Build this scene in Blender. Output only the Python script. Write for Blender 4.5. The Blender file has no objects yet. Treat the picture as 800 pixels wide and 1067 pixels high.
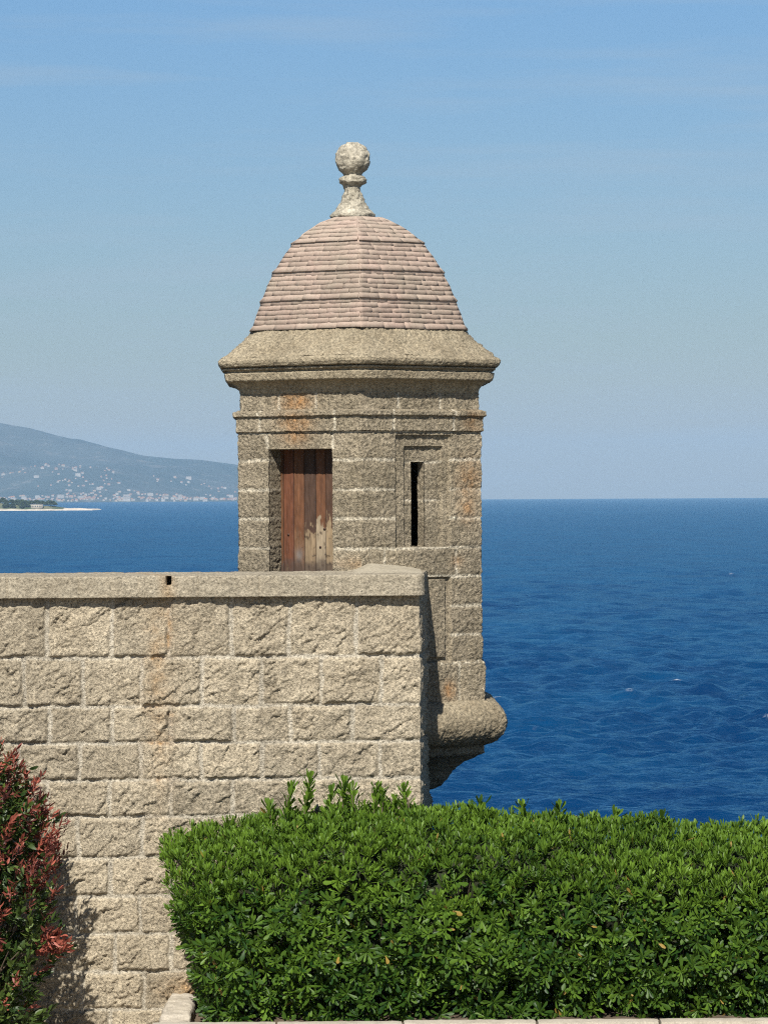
import bpy, math, random
import numpy as np
from mathutils import Vector, Matrix

random.seed(7)
rng = np.random.default_rng(7)
C = bpy.context.scene.collection
PI = math.pi
R = math.radians

# ------------------------------------------------------------------ camera calibration
EYE = np.array([0.0, -20.0, 3.75])
FPX = 3000.0                      # focal length in pixels of an 800 px wide frame
ROLL, PITCH = 0.0056, 0.0070
f0 = np.array([0, math.cos(PITCH), -math.sin(PITCH)])
r0 = np.array([1.0, 0, 0])
u0 = np.cross(r0, f0)
rr = r0 * math.cos(ROLL) - u0 * math.sin(ROLL)
uu = r0 * math.sin(ROLL) + u0 * math.cos(ROLL)

def ray(px, py):
    return f0 + rr * (px - 400) / FPX + uu * (533.5 - py) / FPX

def at(px, py, Y):
    """point of the upright plane y = Y seen at a pixel of the photograph"""
    d = ray(px, py)
    return EYE + d * ((Y - EYE[1]) / d[1])

cam_d = bpy.data.cameras.new('camera')
cam = bpy.data.objects.new('camera', cam_d)
C.objects.link(cam)
M3 = np.stack([rr, uu, -f0], axis=1)
M = Matrix.Identity(4)
for i in range(3):
    for j in range(3):
        M[i][j] = float(M3[i, j])
    M[i][3] = float(EYE[i])
cam.matrix_world = M
cam_d.sensor_fit = 'HORIZONTAL'
cam_d.sensor_width = 36
cam_d.lens = 36 * FPX / 800
cam_d.clip_start = 0.1
cam_d.clip_end = 80000
bpy.context.scene.camera = cam

# ------------------------------------------------------------------ noise helpers
_perm = rng.permutation(512)
_perm = np.concatenate([_perm, _perm])
_g = rng.normal(size=(512, 3))
_g /= np.linalg.norm(_g, axis=1)[:, None]

def perlin(p):
    pi = np.floor(p).astype(np.int64)
    pf = p - pi
    w = pf * pf * pf * (pf * (pf * 6 - 15) + 10)
    out = 0
    for dx in (0, 1):
        wx = w[:, 0] if dx else 1 - w[:, 0]
        hx = _perm[(pi[:, 0] + dx) & 511]
        for dy in (0, 1):
            wy = w[:, 1] if dy else 1 - w[:, 1]
            hy = _perm[(hx + pi[:, 1] + dy) & 511]
            for dz in (0, 1):
                wz = w[:, 2] if dz else 1 - w[:, 2]
                g = _g[_perm[(hy + pi[:, 2] + dz) & 511]]
                out = out + wx * wy * wz * ((pf[:, 0] - dx) * g[:, 0] + (pf[:, 1] - dy) * g[:, 1] + (pf[:, 2] - dz) * g[:, 2])
    return out * 1.5

def fbm(p, scale, octv=4, gain=0.5, off=0.0):
    p = np.asarray(p, float) * scale + off
    o, a = 0, 1.0
    for k in range(octv):
        o = o + a * perlin(p + 17.3 * k)
        p = p * 2.03
        a *= gain
    return o

def hsh(i, j, k):
    return _perm[(_perm[(_perm[i & 511] + j) & 511] + k) & 511] / 511.0

def facets(u, v, cu, cv, seed, tilt):
    """broken stone: every cell is a small tilted plane"""
    x, y = u / cu, v / cv
    ix, iy = np.floor(x).astype(int), np.floor(y).astype(int)
    best = np.full(u.shape, 1e9); h = np.zeros(u.shape)
    for dx in (-1, 0, 1):
        for dy in (-1, 0, 1):
            a, b = ix + dx, iy + dy
            cx = a + hsh(a, b, seed); cy = b + hsh(a, b, seed + 1)
            d = (x - cx) ** 2 + (y - cy) ** 2
            val = (hsh(a, b, seed + 2) - .5) + tilt * ((x - cx) * (hsh(a, b, seed + 3) - .5) + (y - cy) * (hsh(a, b, seed + 4) - .5)) * 2
            m = d < best
            best = np.where(m, d, best); h = np.where(m, val, h)
    return h

def sstep(a, b, x):
    t = np.clip((x - a) / (b - a), 0, 1)
    return t * t * (3 - 2 * t)

# ------------------------------------------------------------------ object helpers
def tag(o, label=None, cat=None, group=None, kind=None):
    if label: o['label'] = label
    if cat: o['category'] = cat
    if group: o['group'] = group
    if kind: o['kind'] = kind
    return o

def empty(name, loc, label, cat, group=None):
    o = bpy.data.objects.new(name, None)
    C.objects.link(o)
    o.location = loc
    o.empty_display_size = .1
    return tag(o, label, cat, group)

def origin_of(o):
    v = Vector((0, 0, 0))
    while o is not None:
        v += Vector(o.location); o = o.parent
    return np.array(v)

def build(name, verts, faces, mat, parent=None, attrs=None, smooth=True, loc=None):
    """one mesh object; verts in world space, faces = list of (n,3)/(n,4) index arrays"""
    verts = np.asarray(verts, float)
    base = origin_of(parent) if parent is not None else np.zeros(3)
    if loc is not None:
        verts = verts - np.asarray(loc)
    verts = verts - base
    me = bpy.data.meshes.new(name)
    me.vertices.add(len(verts))
    me.vertices.foreach_set('co', verts.astype(np.float32).ravel())
    if isinstance(faces, np.ndarray): faces = [faces]
    faces = [np.asarray(f, dtype=np.int32) for f in faces if len(f)]
    nl = sum(f.size for f in faces); npoly = sum(len(f) for f in faces)
    me.loops.add(nl); me.polygons.add(npoly)
    me.loops.foreach_set('vertex_index', np.concatenate([f.ravel() for f in faces]))
    tot = np.concatenate([np.full(len(f), f.shape[1], np.int32) for f in faces])
    st = np.concatenate([[0], np.cumsum(tot)[:-1]]).astype(np.int32)
    me.polygons.foreach_set('loop_start', st)
    me.polygons.foreach_set('loop_total', tot)
    if smooth:
        me.polygons.foreach_set('use_smooth', np.ones(npoly, bool))
    me.update(calc_edges=True)
    if attrs:
        for k, a in attrs.items():
            a = np.asarray(a, np.float32)
            if a.ndim == 2:
                at_ = me.attributes.new(k, 'FLOAT_COLOR', 'POINT')
                at_.data.foreach_set('color', np.concatenate([a, np.ones((len(a), 1), np.float32)], 1).ravel())
            else:
                at_ = me.attributes.new(k, 'FLOAT', 'POINT')
                at_.data.foreach_set('value', a)
    me.validate()
    if mat: me.materials.append(mat)
    o = bpy.data.objects.new(name, me)
    C.objects.link(o)
    if loc is not None: o.location = loc
    if parent is not None: o.parent = parent
    return o

def grid_faces(n, m, wrap=False):
    """n rows, m columns"""
    i, j = np.meshgrid(np.arange(n - 1), np.arange(m if wrap else m - 1), indexing='ij')
    j2 = (j + 1) % m
    return np.stack([i * m + j, i * m + j2, (i + 1) * m + j2, (i + 1) * m + j], -1).reshape(-1, 4)

class MB:
    def __init__(s): s.v = []; s.f = []; s.n = 0
    def add(s, v, f):
        s.v.append(np.asarray(v, float)); s.f.append([np.asarray(q) + s.n for q in f]); s.n += len(v)
    def box(s, a, b):
        a, b = np.array(a, float), np.array(b, float)
        v = [(x, y, z) for x in (a[0], b[0]) for y in (a[1], b[1]) for z in (a[2], b[2])]
        s.add(v, [np.array([(0, 1, 3, 2), (4, 6, 7, 5), (0, 4, 5, 1), (2, 3, 7, 6), (0, 2, 6, 4), (1, 5, 7, 3)])])
    def tube(s, pts, rad, n=6):
        pts = np.asarray(pts, float); k = len(pts)
        rad = np.broadcast_to(rad, (k,))
        t = np.gradient(pts, axis=0); t /= np.linalg.norm(t, axis=1)[:, None]
        ref = np.array([.3, .9, .2]); a = np.cross(t, ref); a /= np.linalg.norm(a, axis=1)[:, None]; b = np.cross(t, a)
        th = np.arange(n) * 2 * PI / n
        v = pts[:, None] + rad[:, None, None] * (np.cos(th)[None, :, None] * a[:, None] + np.sin(th)[None, :, None] * b[:, None])
        s.add(v.reshape(-1, 3), [grid_faces(k, n, True)])
    def build(s, name, mat, parent=None, **k):
        f3 = [q for fs in s.f for q in fs if q.shape[1] == 3]; f4 = [q for fs in s.f for q in fs if q.shape[1] == 4]
        fs = []
        if f3: fs.append(np.concatenate(f3))
        if f4: fs.append(np.concatenate(f4))
        return build(name, np.concatenate(s.v), fs, mat, parent, **k)

# ------------------------------------------------------------------ materials
class NT:
    def __init__(s, name):
        s.m = bpy.data.materials.new(name); s.m.use_nodes = True
        s.t = s.m.node_tree; s.t.nodes.clear()
        s.out = s.n('ShaderNodeOutputMaterial')
    def n(s, typ, **k):
        nd = s.t.nodes.new(typ)
        for a, b in k.items(): setattr(nd, a, b)
        return nd
    def l(s, a, b): s.t.links.new(a, b)
    def val(s, sock, v):
        if hasattr(v, 'is_output') or isinstance(v, bpy.types.NodeSocket): s.l(v, sock)
        else: sock.default_value = v
    def math(s, op, a, b=0.0, c=None, clamp=False):
        nd = s.n('ShaderNodeMath', operation=op, use_clamp=clamp)
        s.val(nd.inputs[0], a); s.val(nd.inputs[1], b)
        if c is not None: s.val(nd.inputs[2], c)
        return nd.outputs[0]
    def mix(s, fac, a, b, mode='MIX'):
        nd = s.n('ShaderNodeMix', data_type='RGBA', blend_type=mode)
        s.val(nd.inputs[0], fac)
        for sock, v in ((nd.inputs[6], a), (nd.inputs[7], b)):
            if isinstance(v, tuple): sock.default_value = (*v, 1)
            else: s.val(sock, v)
        return nd.outputs[2]
    def noise(s, vec, scale, detail=4, rough=.5, dist=0.0):
        nd = s.n('ShaderNodeTexNoise'); s.l(vec, nd.inputs['Vector'])
        nd.inputs['Scale'].default_value = scale; nd.inputs['Detail'].default_value = detail
        nd.inputs['Roughness'].default_value = rough; nd.inputs['Distortion'].default_value = dist
        return nd.outputs['Fac']
    def ramp(s, fac, lo, hi, a=0.0, b=1.0):
        nd = s.n('ShaderNodeMapRange'); s.val(nd.inputs[0], fac)
        for k, v in zip((1, 2, 3, 4), (lo, hi, a, b)): nd.inputs[k].default_value = v
        return nd.outputs[0]
    def attr(s, name): return s.n('ShaderNodeAttribute', attribute_name=name)
    def pos(s): return s.n('ShaderNodeNewGeometry').outputs['Position']
    def scalev(s, v, xyz):
        nd = s.n('ShaderNodeMapping'); s.l(v, nd.inputs[0]); nd.inputs['Scale'].default_value = xyz
        return nd.outputs[0]
    def bump(s, h, strength, dist, nrm=None):
        nd = s.n('ShaderNodeBump'); s.l(h, nd.inputs['Height'])
        nd.inputs['Strength'].default_value = strength; nd.inputs['Distance'].default_value = dist
        if nrm is not None: s.l(nrm, nd.inputs['Normal'])
        return nd.outputs[0]
    def principled(s, col, rough=.9, nrm=None, spec=.3, **k):
        b = s.n('ShaderNodeBsdfPrincipled')
        if isinstance(col, tuple): b.inputs['Base Color'].default_value = (*col, 1)
        else: s.l(col, b.inputs['Base Color'])
        s.val(b.inputs['Roughness'], rough)
        b.inputs['Specular IOR Level'].default_value = spec
        if nrm is not None: s.l(nrm, b.inputs['Normal'])
        for a, v in k.items(): b.inputs[a.replace('_', ' ')].default_value = v
        return b
    def done(s, sh): s.l(sh if isinstance(sh, bpy.types.NodeSocket) else sh.outputs[0], s.out.inputs['Surface']); return s.m

def stone_mat(name, light, dark, mortar, stain=(.40, .23, .09), grain=70, speck=.45, bump=.5, gscale=1.0, bdist=.004):
    t = NT(name); p = t.pos()
    light, dark, mortar, stain = (tuple(c * .77 for c in q) for q in (light, dark, mortar, stain))
    blotch = t.ramp(t.noise(p, 3.1, 6, .6), .35, .68)
    blotch2 = t.ramp(t.noise(p, 14, 5, .6), .35, .7)
    col = t.mix(t.math('MULTIPLY_ADD', blotch, .6, t.math('MULTIPLY', blotch2, .4)), light, dark)
    tone = t.math('MULTIPLY_ADD', t.attr('tone').outputs['Fac'], .22, 1.0)
    vec = t.n('ShaderNodeCombineColor')
    for i in range(3): t.l(tone, vec.inputs[i])
    col = t.mix(1.0, col, vec.outputs[0], 'MULTIPLY')
    col = t.mix(t.attr('mortar').outputs['Fac'], col, mortar)
    sn = t.math('MULTIPLY', t.attr('stain').outputs['Fac'], t.ramp(t.noise(p, 22, 4), .3, .62, .35, 1))
    col = t.mix(sn, col, stain)
    # run-down dirt: soft upright streaks
    stk = t.ramp(t.noise(t.scalev(p, (7, 7, .55)), 1.0, 4, .6), .50, .70, 0, .30)
    col = t.mix(stk, col, tuple(c * .45 for c in dark))
    g = t.noise(p, grain * gscale, 3, .65)
    g2 = t.noise(p, grain * 2.7 * gscale, 2, .6)
    sp = t.ramp(t.math('ADD', t.math('MULTIPLY', g, .6), t.math('MULTIPLY', g2, .4)), .34, .66, 1 - speck, 1 + speck * .75)
    vec2 = t.n('ShaderNodeCombineColor')
    for i in range(3): t.l(sp, vec2.inputs[i])
    col = t.mix(1.0, col, vec2.outputs[0], 'MULTIPLY')
    # lichen: dark grey spots
    lich = t.ramp(t.noise(p, 33, 5, .7), .60, .74, 0, .55)
    col = t.mix(lich, col, (.13, .115, .085))
    nrm = t.bump(g, bump, bdist)
    nrm = t.bump(g2, bump, bdist * .5, nrm)
    return t.done(t.principled(col, .95, nrm, .15))

M_wall = stone_mat('rock_faced_granite', (.475, .41, .30), (.345, .29, .205), (.50, .45, .355), grain=60, speck=.75, bump=1.0, bdist=.013)
M_cope = stone_mat('granite_coping', (.39, .345, .26), (.32, .275, .20), (.34, .29, .21), grain=62, speck=.65, bump=.9, bdist=.009)
M_tower = stone_mat('tooled_granite', (.355, .30, .215), (.235, .198, .135), (.58, .52, .40), stain=(.40, .20, .07), grain=50, speck=.8, bump=1.0, bdist=.015)
M_corn = stone_mat('weathered_cornice_granite', (.37, .315, .22), (.27, .22, .145), (.42, .37, .27), grain=50, speck=.65, bump=1.0, bdist=.012)
M_mortar = stone_mat('pale_mortar', (.42, .375, .285), (.36, .315, .23), (.42, .38, .29), grain=60, speck=.35)
M_ball = stone_mat('lichened_finial_granite', (.45, .41, .325), (.24, .215, .16), (.42, .38, .29), grain=34, speck=.6, bump=.8, bdist=.008)
M_kerb = stone_mat('kerb_granite', (.50, .45, .37), (.42, .37, .29), (.4, .35, .28), grain=90, speck=.3)

def tile_mat():
    t = NT('weathered_pink_tile'); p = t.pos()
    col = t.mix(t.ramp(t.noise(p, 5, 5, .6), .35, .7), (.325, .245, .20), (.285, .235, .185))
    tone = t.attr('tone').outputs['Fac']
    v = t.n('ShaderNodeCombineColor'); tt = t.math('MULTIPLY_ADD', tone, .07, 1.0)
    for i in range(3): t.l(tt, v.inputs[i])
    col = t.mix(1.0, col, v.outputs[0], 'MULTIPLY')
    sp = t.noise(p, 70, 4, .7)
    col = t.mix(t.ramp(sp, .5, .7, 0, .55), col, (.14, .10, .07))
    col = t.mix(t.ramp(t.noise(p, 28, 5, .7), .56, .72, 0, .5), col, (.39, .33, .26))
    return t.done(t.principled(col, .9, t.bump(sp, .25, .003), .15))
M_tile = tile_mat()

def door_mat():
    t = NT('peeling_painted_wood')
    p = t.pos()
    a = t.attr('paint').outputs['Color']
    gr = t.noise(t.scalev(p, (60, 60, 5)), 1.0, 5, .6)
    col = t.mix(t.ramp(gr, .3, .7, .0, .42), a, (.03, .015, .01))
    return t.done(t.principled(col, .7, t.bump(gr, .5, .003), .25))
M_door = door_mat()

def leaf_mat(name, c0, c1, rough=.36, trans=.22, spec=.5, dead=None):
    t = NT(name)
    tone = t.attr('tone').outputs['Fac']
    col = t.mix(tone, c0, c1)
    if dead: col = t.mix(t.ramp(tone, .93, .97), col, dead)
    b = t.principled(col, rough, None, spec)
    tr = t.n('ShaderNodeBsdfTranslucent')
    t.l(t.mix(.5, col, c1), tr.inputs[0])
    mx = t.n('ShaderNodeMixShader'); mx.inputs[0].default_value = trans
    t.l(b.outputs[0], mx.inputs[1]); t.l(tr.outputs[0], mx.inputs[2])
    return t.done(mx.outputs[0])
M_leaf = leaf_mat('glossy_hedge_leaf', (.011, .036, .005), (.112, .195, .020), .46, .18, .2, (.22, .15, .035))
M_red = leaf_mat('red_young_leaf', (.045, .015, .014), (.33, .092, .060), .5, .2, .25)
M_green2 = leaf_mat('shrub_green_leaf', (.018, .040, .009), (.09, .13, .025), .45, .2, .3)

def plain(name, col, rough=.85, noise_s=None, col2=None, bump=0, spec=.3):
    t = NT(name)
    if noise_s:
        p = t.pos(); nz = t.noise(p, noise_s, 5, .6)
        c = t.mix(t.ramp(nz, .35, .65), col, col2 or col)
        return t.done(t.principled(c, rough, t.bump(nz, bump, .01) if bump else None, spec))
    return t.done(t.principled(col, rough, None, spec))
M_twig = plain('twig_bark', (.10, .075, .05), .9, 40, (.06, .045, .03))
M_soil = plain('dry_soil', (.10, .075, .05), .95, 9, (.06, .045, .03), .4)
M_ground = plain('pale_gravel_path', (.36, .31, .25), .95, 30, (.25, .21, .16), .4)
M_cliff = plain('cliff_rock', (.30, .25, .18), .95, .8, (.18, .15, .11), .6)
M_dark = plain('dark_interior_stone', (.10, .085, .06), .95)

# ------------------------------------------------------------------ world and sun
SUN_EL, SUN_AZ = R(45), R(9)     # azimuth: degrees to the left of straight behind the camera
sc = bpy.context.scene
w = bpy.data.worlds.new('World'); sc.world = w; w.use_nodes = True
nt = w.node_tree; nt.nodes.clear()
wo = nt.nodes.new('ShaderNodeOutputWorld'); bg = nt.nodes.new('ShaderNodeBackground')
sky = nt.nodes.new('ShaderNodeTexSky'); sky.sky_type = 'NISHITA'; sky.sun_disc = False
sky.sun_elevation = SUN_EL; sky.sun_rotation = PI + SUN_AZ
sky.altitude = 0; sky.air_density = 1.0; sky.dust_density = 0.2; sky.ozone_density = 6.0
bg.inputs[1].default_value = .0545
# thin cirrus veils
tc = nt.nodes.new('ShaderNodeTexCoord'); mp = nt.nodes.new('ShaderNodeMapping')
mp.inputs['Scale'].default_value = (6, 6, 75); mp.inputs['Rotation'].default_value = (0, R(-1.5), 0)
nz = nt.nodes.new('ShaderNodeTexNoise'); nz.inputs['Scale'].default_value = 1.0; nz.inputs['Detail'].default_value = 6; nz.inputs['Roughness'].default_value = .55
mr = nt.nodes.new('ShaderNodeMapRange')
for k, v in zip((1, 2, 3, 4), (.48, .70, 0, .34)): mr.inputs[k].default_value = v
mxw = nt.nodes.new('ShaderNodeMix'); mxw.data_type = 'RGBA'
mxw.inputs[7].default_value = (4.4, 5.4, 6.4, 1)
nt.links.new(tc.outputs['Generated'], mp.inputs[0]); nt.links.new(mp.outputs[0], nz.inputs['Vector'])
nt.links.new(nz.outputs['Fac'], mr.inputs[0]); nt.links.new(mr.outputs[0], mxw.inputs[0])
sepw = nt.nodes.new('ShaderNodeSeparateXYZ'); nt.links.new(tc.outputs['Generated'], sepw.inputs[0])
rw = nt.nodes.new('ShaderNodeValToRGB'); nt.links.new(sepw.outputs[2], rw.inputs[0])
while len(rw.color_ramp.elements) < 6: rw.color_ramp.elements.new(.5)
# a thin sea-air veil low over the horizon
for e_, (z_e, c_e) in zip(rw.color_ramp.elements, ((0.0, (.60, .605, .66)), (.022, (.655, .62, .665)), (.055, (.735, .70, .665)), (.088, (.81, .80, .77)), (.172, (.89, 1.0, 1.02)), (.40, (1, 1, 1)))):
    e_.position = z_e; e_.color = (*c_e, 1)
mul = nt.nodes.new('ShaderNodeMix'); mul.data_type = 'RGBA'; mul.blend_type = 'MULTIPLY'; mul.inputs[0].default_value = 1
nt.links.new(sky.outputs[0], mul.inputs[6]); nt.links.new(rw.outputs[0], mul.inputs[7])
nt.links.new(mul.outputs[2], mxw.inputs[6]); nt.links.new(mxw.outputs[2], bg.inputs[0])
nt.links.new(bg.outputs[0], wo.inputs[0])
sl = bpy.data.lights.new('sun', 'SUN'); sl.energy = 5.0; sl.angle = R(.53); sl.color = (1, .95, .87)
so = bpy.data.objects.new('sun', sl); C.objects.link(so)
sdir = Vector((-math.sin(SUN_AZ) * math.cos(SUN_EL), -math.cos(SUN_AZ) * math.cos(SUN_EL), math.sin(SUN_EL)))
so.rotation_euler = (-sdir).to_track_quat('-Z', 'Y').to_euler()
so.location = (-6, -30, 30)

# ================================================================== THE WALL
BETA = R(2.5)                     # the wall recedes a little to the right
CORN = at(436.5, 640, 0.0)        # outer corner of the wall face
CX = CORN[0]
e_w = np.array([-math.cos(BETA), -math.sin(BETA)])        # leftwards along the wall
n_w = np.array([math.sin(BETA), -math.cos(BETA)])         # outwards
GAM = R(3.0)
e_r = np.array([math.sin(GAM), math.cos(GAM)])            # along the return, away from us
n_r = np.array([math.cos(GAM), -math.sin(GAM)])

def wall_uz(px, py):
    """pixel -> distance left of the corner and height, on the wall's face"""
    d = ray(px, py)
    o = np.array([CX, 0.0]) - EYE[:2]
    t = (o @ n_w) / (d[:2] @ n_w)
    p = EYE + d * t
    return (p[:2] - np.array([CX, 0])) @ e_w, p[2]

lines_px = [622, 685, 736, 774, 812.5, 850.5, 893.5, 933, 972, 1012, 1051, 1090, 1128]
ZL = [wall_uz(200, y)[1] for y in lines_px]
joints_px = [[49, 117, 176, 241, 302, 371],
             [25, 87, 148, 210, 272, 334, 397],
             [52, 117, 178, 244, 302, 368],
             [20, 83, 147, 210, 273, 333, 396],
             [50, 115, 178, 243, 306, 371],
             [18, 82, 148, 211, 276, 338, 400],
             [52, 116, 180, 242, 306, 368],
             [16, 80, 146, 211, 274, 337, 399],
             [55, 120, 178, 242, 306, 370],
             [22, 85, 150, 213, 276, 338, 398],
             [50, 115, 178, 242, 304, 368],
             [22, 85, 150, 213, 276, 338, 398]]
UJ = []
for k, js in enumerate(joints_px):
    ym = (lines_px[k] + lines_px[k + 1]) / 2
    us = sorted(wall_uz(j, ym)[0] for j in js)
    while us[-1] < 5.2: us.append(us[-1] + rng.uniform(.39, .45))
    UJ.append(np.array(us))
ZTOP = ZL[0]

L_F, L_R = 5.0, 1.6               # length of the face left of the corner and of the return
su = np.concatenate([np.arange(-L_F, -3.3, .025), np.arange(-3.3, -.02, .0085), np.arange(-.02, .02, .004), np.arange(.02, L_R, .0085)])
zv = np.arange(-.35, ZTOP + .04, .0085)
S, Z = np.meshgrid(su, zv)
sh = S.shape; s_ = S.ravel(); z_ = Z.ravel()
jw = fbm(np.stack([s_, z_, z_ * 0], 1), 3.0, 3) * .008          # joints wander
jw2 = fbm(np.stack([s_, z_, z_ * 0 + 5], 1), 3.3, 3) * .010
zz = z_ + jw
zl = np.array(ZL)[::-1]
row = len(ZL) - 1 - np.searchsorted(zl, zz, 'right')            # 0 = top course
row = np.clip(row, 0, len(ZL) - 2)
ztop = np.array(ZL)[row]; zbot = np.array(ZL)[row + 1]
dz = np.minimum(ztop - zz, zz - zbot)
dz = np.where((row == 0) & (zz > (ztop + zbot) / 2), zz * 0 + np.minimum(.2, zz - zbot), dz)
du = np.full(s_.shape, 9.0); bid = np.zeros(s_.shape, int); bc = np.zeros(s_.shape)
ub = -(s_ + jw2)                                                 # distance left of the corner
for k in range(len(ZL) - 1):
    m = row == k
    js = UJ[k]
    retj = -np.array([.30 + .12 * (k % 2), .72 + .1 * (k % 2), 1.15])    # joints on the return
    alljs = np.sort(np.concatenate([js, retj]))
    idx = np.searchsorted(alljs, ub[m])
    lo = np.where(idx > 0, alljs[np.clip(idx - 1, 0, None)], -9); hi = np.where(idx < len(alljs), alljs[np.clip(idx, None, len(alljs) - 1)], 99)
    du[m] = np.minimum(ub[m] - lo, hi - ub[m]); bid[m] = idx + k * 31
    bc[m] = np.clip((lo + hi) / 2, -2, 6)
ed = np.minimum(dz, du)                                          # distance to the nearest joint
jwid = .0105 + .005 * fbm(np.stack([s_, z_, z_ * 0 + 9], 1), 5, 2) + .003 * (du < dz)
brk = fbm(np.stack([s_, z_, z_ * 0 + 2], 1), 22, 3) * .012       # broken arrises
mort = 1 - sstep(jwid - .003, jwid + .005, ed + brk * .7)
inb = sstep(jwid - .003, jwid + .017, ed + brk * .8)
r1 = hsh(bid, bid * 7 + 1, 3); r2 = hsh(bid, bid * 5 + 2, 9); r3 = hsh(bid, bid * 3 + 5, 17)
ca, sa = math.cos(.75), math.sin(.75)
wx = s_ + fbm(np.stack([s_, z_, z_ * 0 + 3], 1), 11, 4, .6) * .022
wz = z_ + fbm(np.stack([s_, z_, z_ * 0 + 4], 1), 11, 4, .6) * .022
ua, va = wx * ca + wz * sa + bid * .37, -wx * sa + wz * ca + bid * .73
rock = .016 * facets(ua, va, .19, .080, 1, 1.1) + .0125 * facets(ua, va, .075, .034, 11, 1.2) + .008 * facets(ua + .3, va, .032, .018, 21, 1.2)
P3 = np.stack([s_, z_, z_ * 0], 1)
rock += .010 * fbm(P3, 6, 3) + .0095 * fbm(P3, 34, 3, .7)
bulge = .011 + .010 * r1 + (r2 - .5) * .05 * (z_ - (ztop + zbot) / 2) / .35
calm = .30 + .95 * sstep(-.25, .45, fbm(P3, 4.2, 3, off=3))
f1 = facets(ua, va, .19, .080, 1, 1.1)
rock = .016 * f1 + (rock - .016 * f1) * calm * .78
sw = va / .085 + 1.1 * fbm(P3, 7, 3, off=21)
saw = 1 - (sw - np.floor(sw))
rock += .018 * saw * sstep(.02, .40, fbm(np.stack([ua, va, bid * 1.7], 1), 6.5, 2, off=31))
rock *= .70
hgt = inb * (bulge + rock) + (1 - inb) * (.002 * fbm(P3, 40, 2))
hgt = np.where(mort > .5, np.minimum(hgt, .012), hgt)
# stations of the path, turning the corner within 3 cm
ang = sstep(-.015, .015, su)
nx = n_w[0] * (1 - ang) + n_r[0] * ang; ny = n_w[1] * (1 - ang) + n_r[1] * ang
nl = np.hypot(nx, ny); nx /= nl; ny /= nl
bx = np.where(su < 0, CX + e_w[0] * (-su), CX + e_r[0] * su)
by = np.where(su < 0, e_w[1] * (-su), e_r[1] * su)
Hh = hgt.reshape(sh)
# keep the arris at the corner from swelling
Hh = Hh * (1 - .55 * np.exp(-(su / .035) ** 2))[None]
VX = bx[None] + nx[None] * Hh; VY = by[None] + ny[None] * Hh
pxs = 436.5 - (-s_) * 150.0 * 1.0                                # rough photo column, for the stains
sx = ub
stain = np.exp(-((sx - 1.80) / .10) ** 2) * sstep(1.2, 2.2, z_) * 1.1
stain = np.maximum(stain, np.exp(-((sx - 1.74) / .018) ** 2) * sstep(2.55, 2.7, z_) * .9)
stain *= (.35 + .65 * mort) * (.7 + .8 * np.clip(fbm(P3, 9, 3), -.5, .8))
stain = np.maximum(stain, np.exp(-((sx - 1.62) / .18) ** 2 - ((z_ - .30) / .10) ** 2) * .7)
stain = np.clip(stain, 0, 1)
tone = (r3 - .5) * 1.5 + .35 * fbm(P3, 1.1, 3) + .25 * (np.clip(-s_, 0, 3) < 1.3) - .9 * np.clip(-rock / .03 - .3, 0, 1) * 0
stone_wall = empty('stone_wall', (CX - 1.5, 0, 0), 'rusticated granite wall of rough square blocks with pale joints and a flat coping, in front of the turret', 'wall')
build('masonry_face', np.stack([VX.ravel(), VY.ravel(), z_], 1), grid_faces(*sh), M_wall, stone_wall, dict(tone=tone, mortar=mort, stain=stain))

# the coping follows the same corner
ZC0 = ZTOP; ZC1 = wall_uz(420, 598.5)[1] + .002
OUT = .078
inner_c = np.array([CX, 0]) - .46 * n_w * 1 + e_w * .42
cs = np.concatenate([np.arange(-L_F, -3.3, .03), np.arange(-3.3, -.03, .010), np.linspace(-.03, .03, 9), np.arange(.04, 1.0, .010)])
prof = []                                                       # (fraction inwards 0..1 or outward metres, z)
for t_ in np.linspace(0, 1, 5)[:-1]: prof.append((-.03 + (OUT + .03) * t_, ZC0, 0))
for t_ in np.linspace(0, 1, 20)[:-1]: prof.append((OUT, ZC0 + (ZC1 - .014 - ZC0) * t_, 1))
for t_ in np.linspace(0, 1, 5)[:-1]: prof.append((OUT - .014 * (1 - math.cos(t_ * PI / 2)), ZC1 - .014 + .014 * math.sin(t_ * PI / 2), 2))
for t_ in np.linspace(0, 1, 34): prof.append((OUT - .014 - .46 * t_, ZC1 + .012 * t_, 3))
prof.append((OUT - .48, ZC1 - .05, 4)); prof.append((OUT - .48, ZC0 - .6, 4))
cang = sstep(-.02, .02, cs)
cn = np.stack([n_w[0] * (1 - cang) + n_r[0] * cang, n_w[1] * (1 - cang) + n_r[1] * cang], 1)
cn /= np.linalg.norm(cn, axis=1)[:, None]
cb = np.where(cs[:, None] < 0, np.array([CX, 0]) + e_w * (-cs[:, None]), np.array([CX, 0]) + e_r * cs[:, None])
mit = np.exp(-(cs / .02) ** 2)[:, None] * .35
V = []; kinds = []
ofs = (1 - cang) * 1.0 + cang * .28
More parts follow.
